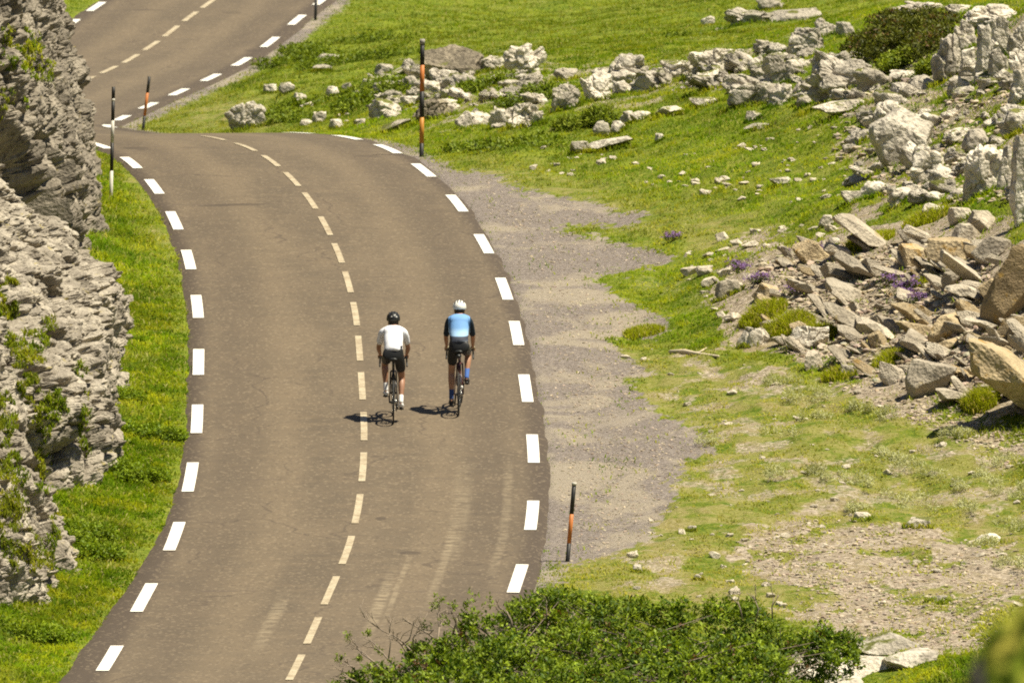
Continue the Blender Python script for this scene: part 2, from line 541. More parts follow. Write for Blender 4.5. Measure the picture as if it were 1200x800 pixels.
vis = (np.abs(X) < 16) & (Y > 155) & (Y < 350)
g[vis], bare[vis], dry[vis], near[vis] = covers(X[vis], Y[vis], Z[vis])
nx, ny = len(ax), len(ay)
idx = np.arange(nx * ny).reshape(ny, nx)
quads = np.stack([idx[:-1, :-1].ravel(), idx[:-1, 1:].ravel(), idx[1:, 1:].ravel(), idx[1:, :-1].ravel()], 1)

N = NT('ground')
co = obj_co(N)
cov = N.n('ShaderNodeSeparateColor', inp={0: N.n('ShaderNodeVertexColor', layer_name='Col').outputs[0]})
gv, bv, dv = cov.outputs[0], cov.outputs[1], cov.outputs[2]
mp = N.n('ShaderNodeMapping', inp={'Vector': co, 'Scale': (0.8, 0.8, 1)}).outputs[0]
n_big = N.noise(mp, 0.45, 5, 0.6); n_med = N.noise(mp, 2.4, 5, 0.65, 0.5); n_fine = N.noise(co, 14.0, 5, 0.7); n_tiny = N.noise(co, 45.0, 3, 0.7)
grass = N.mix(N.step(n_med, 0.35, 0.65), (0.075, 0.125, 0.009), (0.185, 0.225, 0.016))
grass = N.mix(N.step(n_fine, 0.4, 0.66, 0, 0.7), grass, (0.24, 0.26, 0.025))
dryc = N.mix(N.step(n_fine, 0.35, 0.65), (0.21, 0.18, 0.05), (0.33, 0.28, 0.13))
c = N.mix(N.math('MULTIPLY', dv, N.step(n_med, 0.36, 0.58)), grass, dryc)
peb = N.vor(co, 16.0, out='Color')
pebv = N.n('ShaderNodeSeparateColor', inp={0: peb}).outputs[0]
soil = N.mix(pebv, (0.25, 0.195, 0.135), (0.54, 0.455, 0.35))
soil = N.mix(N.step(n_med, 0.5, 0.66, 0, 0.75), soil, (0.30, 0.24, 0.12))
soil = N.mix(N.step(n_fine, 0.56, 0.42, 0, 0.45), soil, (0.14, 0.11, 0.07))
bm_ = N.math('MULTIPLY', bv, 1.0)
c = N.mix(N.step(N.math('ADD', bm_, N.math('MULTIPLY', N.math('SUBTRACT', n_fine, 0.5), 0.9)), 0.32, 0.62), c, soil)
grv = N.mix(N.n('ShaderNodeSeparateColor', inp={0: N.vor(co, 30.0, out='Color')}).outputs[0], (0.15, 0.125, 0.108), (0.35, 0.30, 0.262))
grv = N.mix(N.step(n_fine, 0.60, 0.40, 0, 0.45), grv, (0.12, 0.095, 0.08))
bandn = N.noise(N.n('ShaderNodeMapping', inp={'Vector': co, 'Scale': (0.45, 0.28, 1), 'Rotation': (0, 0, 0.25)}).outputs[0], 1.3, 5, 0.62, 0.7)
grv = N.mix(N.step(bandn, 0.47, 0.60, 0, 0.55), grv, (0.40, 0.34, 0.245))
grv = N.mix(N.step(n_tiny, 0.62, 0.72, 0, 0.7), grv, (0.44, 0.385, 0.33))
c = N.mix(N.step(N.math('ADD', gv, N.math('MULTIPLY', N.math('SUBTRACT', n_fine, 0.5), 0.7)), 0.35, 0.6), c, grv)
hgt = N.math('ADD', n_fine, N.math('MULTIPLY', n_tiny, 0.6))
M_ground = N.out(c, 0.95, N.bump(hgt, 0.06, 0.8), 0.15)
ground = link('ground', mesh_from('ground', np.stack([X, Y, Z], 1), quads, True, np.stack([np.maximum(g, near * 0.9), bare, dry], 1)), M_ground)
tag(ground, 'green and stony mountainside ground around the road', 'ground', kind='structure')

# ------------------------------------------------------------------ road
sel = np.arange(0, len(RY), 1)
tl = np.linspace(0, 1, 33)
rv, ruv = [], []
EJL = 0.07 * fbm(np.stack([RY * 0.9, RY * 0, RY * 0], 1), 4, 401); EJR = 0.10 * fbm(np.stack([RY * 0.8, RY * 0 + 5, RY * 0], 1), 4, 402)
for i in sel:
    Yc = RY[i]
    tx = np.array([RX[min(i + 2, len(RX) - 1)] - RX[max(i - 2, 0)], RY[min(i + 2, len(RX) - 1)] - RY[max(i - 2, 0)]]); tx /= np.hypot(*tx)
    nrm = np.array([tx[1], -tx[0]])
    jl, jr = EJL[i], EJR[i]
    a, b = -hw_left(Yc) - jl, hw_right(Yc) + jr
    for k, t in enumerate(tl):
        lat = a + (b - a) * t
        z = RZ[i] - 0.012 * abs(lat) / 2.6 * 1.5
        if k in (0, 32): z -= 0.12
        if k == 0: lat -= 0.02
        if k == 32: lat += 0.02
        rv.append((RX[i] + nrm[0] * lat, Yc + nrm[1] * lat, z)); ruv.append((lat, RS[i]))
idx = np.arange(len(sel) * 33).reshape(len(sel), 33)
rq = np.stack([idx[:-1, :-1].ravel(), idx[:-1, 1:].ravel(), idx[1:, 1:].ravel(), idx[1:, :-1].ravel()], 1)

def s_of(Y): return float(np.interp(Y, RY, RS))
def road_uv(px, py):
    """(lateral, along) of the road point seen at a pixel"""
    ys = np.arange(165, 340, 0.05)
    a = (px - 600.0) / F; b = (400.0 - py) / F
    t = ys / (CP + SP * b); Zr_ = CAMZ + (-SP + CP * b) * t
    k = np.argmax(Zr_ <= Zc(ys)); y = ys[k]
    return float(a * t[k] - Xc(y)), s_of(y)

N = NT('asphalt')
uvn = N.n('ShaderNodeUVMap').outputs[0]
sep = N.n('ShaderNodeSeparateXYZ', inp={0: uvn}); lat, alo = sep.outputs[0], sep.outputs[1]
co = uvn
stretch = N.n('ShaderNodeMapping', inp={'Vector': uvn, 'Scale': (1, 0.22, 1)}).outputs[0]
cross = N.n('ShaderNodeMapping', inp={'Vector': uvn, 'Scale': (0.55, 1.0, 1)}).outputs[0]
nb = N.noise(stretch, 0.9, 5, 0.6); nm = N.noise(cross, 2.2, 5, 0.65); nf = N.noise(co, 26.0, 4, 0.7)
c = N.mix(N.step(nb, 0.36, 0.66), (0.106, 0.082, 0.056), (0.136, 0.104, 0.069))
c = N.mix(N.step(nm, 0.42, 0.68, 0, 0.55), c, (0.150, 0.112, 0.072))
al = N.math('ABSOLUTE', lat)
wob = N.math('MULTIPLY', N.math('SUBTRACT', nb, 0.5), 0.5)
tr1 = N.step(N.math('ABSOLUTE', N.math('SUBTRACT', N.math('ADD', al, wob), 1.95)), 0.55, 0.1, 0, 0.35)
c = N.mix(tr1, c, (0.086, 0.065, 0.046))
mid = N.step(N.math('ABSOLUTE', N.math('SUBTRACT', N.math('ADD', al, wob), 1.15)), 0.5, 0.05, 0, 0.35)
c = N.mix(mid, c, (0.180, 0.136, 0.087))
edge = N.step(N.math('ADD', al, N.math('MULTIPLY', wob, 0.35)), 2.35, 2.72, 0, 0.85)
c = N.mix(edge, c, (0.064, 0.048, 0.036))
c = N.mix(N.step(nf, 0.55, 0.75, 0, 0.4), c, (0.19, 0.148, 0.10))
c = N.mix(N.step(nf, 0.42, 0.28, 0, 0.4), c, (0.08, 0.062, 0.046))
agg = N.n('ShaderNodeSeparateColor', inp={0: N.n('ShaderNodeTexVoronoi', inp={'Vector': N.n('ShaderNodeMapping', inp={'Vector': uvn, 'Scale': (26, 11, 1)}).outputs[0], 'Scale': 1.0}).outputs['Color']})
c = N.mix(N.step(agg.outputs[0], 0.78, 0.98, 0, 0.26), c, (0.30, 0.235, 0.155))
c = N.mix(N.step(agg.outputs[1], 0.78, 0.98, 0, 0.36), c, (0.075, 0.058, 0.042))
streak = N.noise(N.n('ShaderNodeMapping', inp={'Vector': uvn, 'Scale': (1.6, 3.2, 1)}).outputs[0], 2.0, 6, 0.75, 0.6)
c = N.mix(N.step(streak, 0.60, 0.74, 0, 0.30), c, (0.27, 0.21, 0.135))
c = N.mix(N.step(streak, 0.42, 0.28, 0, 0.28), c, (0.095, 0.072, 0.05))
crv = N.n('ShaderNodeTexVoronoi', feature='DISTANCE_TO_EDGE', inp={'Vector': N.n('ShaderNodeVectorMath', operation='ADD', inp={0: N.n('ShaderNodeMapping', inp={'Vector': uvn, 'Scale': (0.55, 0.14, 1)}).outputs[0], 1: N.n('ShaderNodeVectorMath', operation='SCALE', inp={0: N.n('ShaderNodeTexNoise', inp={'Vector': uvn, 'Scale': 0.9, 'Detail': 5.0}).outputs['Color'], 'Scale': 0.5}).outputs[0]}).outputs[0], 'Scale': 1.0}).outputs['Distance']
c = N.mix(N.math('MULTIPLY', N.step(crv, 0.014, 0.005), N.step(nb, 0.48, 0.58, 0, 0.55)), c, (0.07, 0.053, 0.04))
# pale scuffs along the near right lane
def band(l0, w, s0, s1, soft=3.0):
    m = N.step(N.math('ABSOLUTE', N.math('SUBTRACT', N.math('ADD', lat, N.math('MULTIPLY', wob, 0.2)), l0)), w, w * 0.3)
    return N.math('MULTIPLY', m, N.math('MULTIPLY', N.step(alo, s0 - soft, s0 + 0.5), N.step(alo, s1 + soft, s1 - 0.5)))
scn = N.math('MULTIPLY', N.step(N.noise(cross, 5.0, 4, 0.7), 0.38, 0.60), 0.8)
for (x0, y0, x1, y1, w, k) in ((443, 728, 446, 690, 0.12, 0.6), (463, 712, 466, 670, 0.06, 0.5), (517, 690, 517, 640, 0.09, 0.4), (322, 745, 312, 715, 0.14, 0.5), (590, 655, 588, 560, 0.10, 0.35), (545, 640, 530, 560, 0.2, 0.3)):
    la, sa = road_uv(x0, y0); lb, sb = road_uv(x1, y1)
    c = N.mix(N.math('MULTIPLY', N.math('MULTIPLY', band((la + lb) / 2, w, sa, sb), scn), k), c, (0.36, 0.29, 0.19))
# small dark tar spots and repaired cracks
for (px_, py_, rx_, ry_, k) in ((480, 647, 0.20, 0.22, .6), (446, 607, 0.10, 0.25, .6), (282, 239, 0.55, 0.28, .6), (250, 240, 0.35, 0.2, .5), (432, 183, 0.28, 0.4, .45), (160, 172, 0.3, 0.8, .45), (222, 172, .25, .5, .35), (172, 12, .45, .3, .4), (272, 15, .3, .5, .35), (298, 58, .25, .6, .35), (560, 388, .12, .1, .35), (508, 598, .22, .1, .3), (330, 560, .1, .35, .15)):
    la, sa = road_uv(px_, py_)
    du = N.math('DIVIDE', N.math('SUBTRACT', lat, la), rx_); dv_ = N.math('DIVIDE', N.math('SUBTRACT', alo, sa), ry_)
    r = N.math('SQRT', N.math('ADD', N.math('MULTIPLY', du, du), N.math('MULTIPLY', dv_, dv_)))
    r = N.math('ADD', r, N.math('MULTIPLY', N.math('SUBTRACT', nm, 0.5), 1.2))
    c = N.mix(N.step(r, 1.0, 0.6, 0, k), c, (0.055, 0.042, 0.032))
# thin transverse seams
wv = N.math('FRACT', N.math('MULTIPLY', N.math('ADD', alo, N.math('MULTIPLY', nm, 0.5)), 0.085))
c = N.mix(N.math('MULTIPLY', N.step(N.math('ABSOLUTE', N.math('SUBTRACT', wv, 0.5)), 0.008, 0.003), N.step(nb, 0.45, 0.6, 0, 0.4)), c, (0.08, 0.06, 0.05))
M_road = N.out(c, 0.88, N.bump(nf, 0.006, 0.6), 0.25)
road_o = link('road', mesh_from('road', rv, rq, True, uv=ruv), M_road)
tag(road_o, 'winding two lane brown grey asphalt mountain road', 'road', kind='structure')

def paint(name, c, wear, worn, chip=(0.16, 0.125, 0.085), chips=0.7):
    N = NT(name)
    co = obj_co(N)
    n1 = N.noise(co, 3.0, 5, 0.7); n2 = N.noise(co, 20.0, 4, 0.7)
    f = N.step(N.math('ADD', N.math('MULTIPLY', n1, 0.6), N.math('MULTIPLY', n2, 0.4)), wear - 0.07, wear + 0.10)
    cc = N.mix(f, worn, c)
    n3 = N.noise(co, 11.0, 5, 0.75)
    cc = N.mix(N.step(n3, chips, chips + 0.05, 0, 0.85), cc, chip)
    return N.out(cc, 0.6, None, 0.3)
M_white = paint('white_road_paint', (0.80, 0.765, 0.69), 0.42, (0.62, 0.56, 0.46), chips=0.66)
M_cream = paint('worn_centre_paint', (0.47, 0.395, 0.27), 0.46, (0.31, 0.24, 0.15), chips=0.585)

def dash(name, mat, s0, s1, lat0, w, lift):
    n = 9; V, Q = [], []
    for i in range(n):
        s = s0 + (s1 - s0) * i / (n - 1)
        k = np.interp(s, RS, np.arange(len(RS)))
        x, y, z = (np.interp(k, np.arange(len(RS)), a) for a in (RX, RY, RZ))
        s2 = s + 0.5
        tx = np.array([np.interp(s2, RS, RX) - x, np.interp(s2, RS, RY) - y]); tx /= np.hypot(*tx)
        nr = (tx[1], -tx[0])
        for e in (-1, 1):
            l = lat0 + e * w / 2
            V.append((x + nr[0] * l, y + nr[1] * l, z - 0.018 * abs(l) / 2.6 + lift))
    for i in range(n - 1):
        Q.append((2 * i, 2 * i + 1, 2 * i + 3, 2 * i + 2))
    return link(name, mesh_from(name, V, Q), mat, road_o)

for py in [771, 700, 628, 558, 490, 423, 358, 303, 257, 217, 188, 168]:
    Yd = float(np.interp(-py, -np.array([p_[2] for p_ in pts]), [p_[0] for p_ in pts]))
    s = s_of(Yd); dash('edge_dash', M_white, s - 1.5, s + 1.5, -2.61, 0.182, 0.012)
for py in [676, 603, 525, 454, 390, 338, 286, 238, 200, 175, 160]:
    Yd = float(np.interp(-py, -np.array([p_[2] for p_ in pts]), [p_[0] for p_ in pts]))
    s = s_of(Yd); dash('edge_dash', M_white, s - 1.5, s + 1.5, 2.61, 0.182, 0.012)
s = s_of(249.2 + 3.2); dash('edge_dash', M_white, s - 1.5, s + 1.5, 2.61, 0.182, 0.012)
for k in range(9):
    s = s_of(274 + 6.45 * k); dash('edge_dash', M_white, s - 1.5, s + 1.5, 2.75, 0.20, 0.012)
for py in (29, 8):
    Yd = 274 + 6.45 * float(np.interp(-py, -np.array(upy, float), range(9)))
    s = s_of(Yd); dash('edge_dash', M_white, s - 1.5, s + 1.5, -2.75, 0.20, 0.012)
for py in [782] + cpy:
    Yd = float(np.interp(-py, -np.array([p_[2] for p_ in pts]), [p_[0] for p_ in pts]))
    s = s_of(Yd); dash('centre_dash', M_cream, s - 1.5, s + 1.5, 0.0, 0.105, 0.010)
s0 = s_of(274 + 6.45 * float(np.interp(-94, -np.array(upy, float), range(9))))
for k in range(-1, 8):
    s = s0 + 4.33 * k; dash('centre_dash', M_cream, s - 1.5, s + 1.5, 0.0, 0.14, 0.010)
# ------------------------------------------------------------------ rock
M_lime = rock_mat('pale_limestone', (0.70, 0.63, 0.515), (0.41, 0.36, 0.285), (0.11, 0.092, 0.068), 1.1, moss=0.05, darkamt=0.8)
M_limemoss = rock_mat('mossy_limestone', (0.66, 0.59, 0.48), (0.38, 0.335, 0.265), (0.11, 0.092, 0.068), 1.1, moss=0.17, darkamt=0.8)
M_stainshade = rock_mat('black_stain_and_shade_rock', (0.50, 0.42, 0.30), (0.10, 0.083, 0.06), (0.03, 0.026, 0.02), 1.0, moss=0.05, mid_bias=0.08)  # black stain on the wedge rock, painted shade on the overhang
M_tan = rock_mat('tan_scree_rock', (0.52, 0.41, 0.25), (0.37, 0.285, 0.17), (0.12, 0.09, 0.055), 1.3, lichen=(0.36, 0.22, 0.06), lich=0.10, darkamt=0.5)
M_grey = rock_mat('grey_scree_rock', (0.50, 0.435, 0.335), (0.34, 0.29, 0.22), (0.11, 0.088, 0.062), 1.3, lichen=(0.34, 0.25, 0.07), lich=0.02, darkamt=0.5)
M_orange = rock_mat('orange_brown_rock', (0.34, 0.25, 0.14), (0.24, 0.175, 0.10), (0.09, 0.068, 0.042), 2.2, lichen=(0.38, 0.235, 0.06), lich=0.08)
M_cliff = rock_mat('cliff_rock', (0.37, 0.32, 0.25), (0.19, 0.162, 0.125), (0.055, 0.046, 0.036), 1.3, moss=0.0, lichen=(0.33, 0.26, 0.09), lich=0.05, mid_bias=0.02, darkamt=0.85)
M_cliffpale = rock_mat('pale_cliff_rock', (0.42, 0.37, 0.295), (0.205, 0.175, 0.137), (0.08, 0.065, 0.047), 1.6, moss=0.0, lichen=(0.33, 0.27, 0.08), lich=0.05, mid_bias=0.02, darkamt=0.88)

_ico = {}
def ico(sub):
    if sub not in _ico:
        b = bmesh.new(); bmesh.ops.create_icosphere(b, subdivisions=sub, radius=1.0)
        b.verts.ensure_lookup_table()
        V = np.array([v.co[:] for v in b.verts]); Fc = np.array([[v.index for v in f.verts] for f in b.faces]); b.free()
        _ico[sub] = (V / np.linalg.norm(V, axis=1)[:, None], Fc)
    return _ico[sub]

def boulder_mesh(name, size, seed, sub=4, kind='L', mat=None):
    r_ = np.random.default_rng(seed)
    D, Fc = ico(sub)
    np_ = {'L': 16, 'T': 11, 'S': 13, 'O': 18, 'B': 5}[kind]
    nrm = r_.normal(size=(np_, 3)); nrm /= np.linalg.norm(nrm, axis=1)[:, None]
    nrm = np.concatenate([nrm, [[0, 0, 1], [0.1, -1, 0.25]]])
    off = r_.uniform(0.58, 0.95, len(nrm))
    if kind in 'TS': off = r_.uniform(0.5, 0.9, len(nrm))
    if kind == 'B':
        nrm = np.concatenate([nrm, [[-0.30, -0.62, 1.0], [-0.45, -1.0, -0.85], [1, -0.2, 0.1], [-1, 0.1, -0.2], [0.5, -0.6, 0.8]]]); nrm /= np.linalg.norm(nrm, axis=1)[:, None]
        off = np.concatenate([r_.uniform(0.8, 1.0, len(nrm) - 5), [0.42, 0.58, 0.8, 0.8, 0.78]])
    dots = D @ nrm.T
    k = np.where(dots > 0.05, off[None] / np.maximum(dots, 0.05), 9.0)
    r = k.min(1); r = np.minimum(r, 1.15)
    s = np.array(size) / 2
    rr = np.cbrt(s[0] * s[1] * s[2])
    P = D * r[:, None]
    q = P * s / 0.8 + r_.uniform(0, 50, 3)
    if kind in 'LO':
        f1, f2, cv = voronoi(q * (2.4 if kind == 'L' else 1.9) * np.array([1, 1, 1.35]) + fbm(q * 2, 2, seed)[:, None] * 0.3, seed)
        e1, e2, ev, ef = facets(q * 2.1 + 5, seed + 9)
        disp = (cv - 0.5) * 0.18 + ef * 0.34 + fbm(q * 4.2, 4, seed + 3) * 0.13 - np.exp(-(f2 - f1) * 13) * 0.17 - np.exp(-(e2 - e1) * 14) * 0.08
        disp *= np.clip(0.55 / max(rr, 0.1), 0.35, 1.0) if rr > 0.55 else 1.0
    else:
        bed = vnoise(np.stack([q[:, 0] * .4, q[:, 1] * .4, q[:, 2] * 7], 1), seed)
        disp = fbm(q * 2.6, 5, seed + 3, 0.6) * (0.20 if kind == 'B' else 0.11) + bed * 0.05
    P = P * (1 + disp[:, None])
    lo, hi = P.min(0), P.max(0)
    P = (P - (lo + hi) / 2) / ((hi - lo) / 2) * s
    me = mesh_from(name, P, Fc, kind in 'LO' and sub <= 4)
    if kind in 'TS' or sub >= 4:
        pass
    me.materials.append(mat)
    return me

ROCK_FEET = []
def place_rock(name, box, kind, mat, seed, label=None, cat='rock', group=None, depth=0.8, tilt=0.0, sub=None, embed=0.42, yaw=None):
    x0, y0, x1, y1 = box
    if kind in 'LO' and y1 < 300: gx_ = (x1 - x0) * 0.06; x0 -= gx_; x1 += gx_; y0 -= (y1 - y0) * 0.06
    hx, hy, hz = hit((x0 + x1) / 2, y1 - 1.5)
    sc_ = hy / F
    w_, h_ = (x1 - x0) * sc_, (y1 - y0) * sc_
    dp = max(w_ * depth, 0.08)
    # a lump of that depth also shows part of its top: take that off its height
    h2 = max(h_ - dp * 0.06, h_ * 0.6)
    if y0 > 735: embed, dp = 0.25, dp * 1.3
    full = h2 * (1 + embed)
    if sub is None: sub = 5 if (x1 - x0) > 34 or (y1 - y0) > 34 else (4 if x1 - x0 > 14 else 3)
    size = (w_ * 1.04, dp, full)
    if kind == 'S' and abs(tilt) >= 8:
        th = math.radians(abs(tilt)); L_ = w_ / math.cos(th) * 0.98
        t_ = min(max((h_ - L_ * math.sin(th) * 0.75) / math.cos(th), 0.2 * L_), 0.5 * L_)
        size = (L_, dp, t_); h2 = h_; full = h_ * 1.12
    o = link(name, boulder_mesh(name, size, seed, sub, kind, mat), None)
    yc = hy + dp * 0.38
    xc = (((x0 + x1) / 2) - 600) * sc_ * yc / hy
    g_ = float(H(xc, yc)[0])
    ROCK_FEET.append((xc, hy, w_, dp)) if y0 < 735 else None
    o.location = (xc, yc, min(hz, g_ + 0.3 * h2) + h2 - full / 2)
    o.rotation_euler = (0, math.radians(tilt), 0 if yaw is None else yaw)
    tag(o, label, cat, group)
    return o

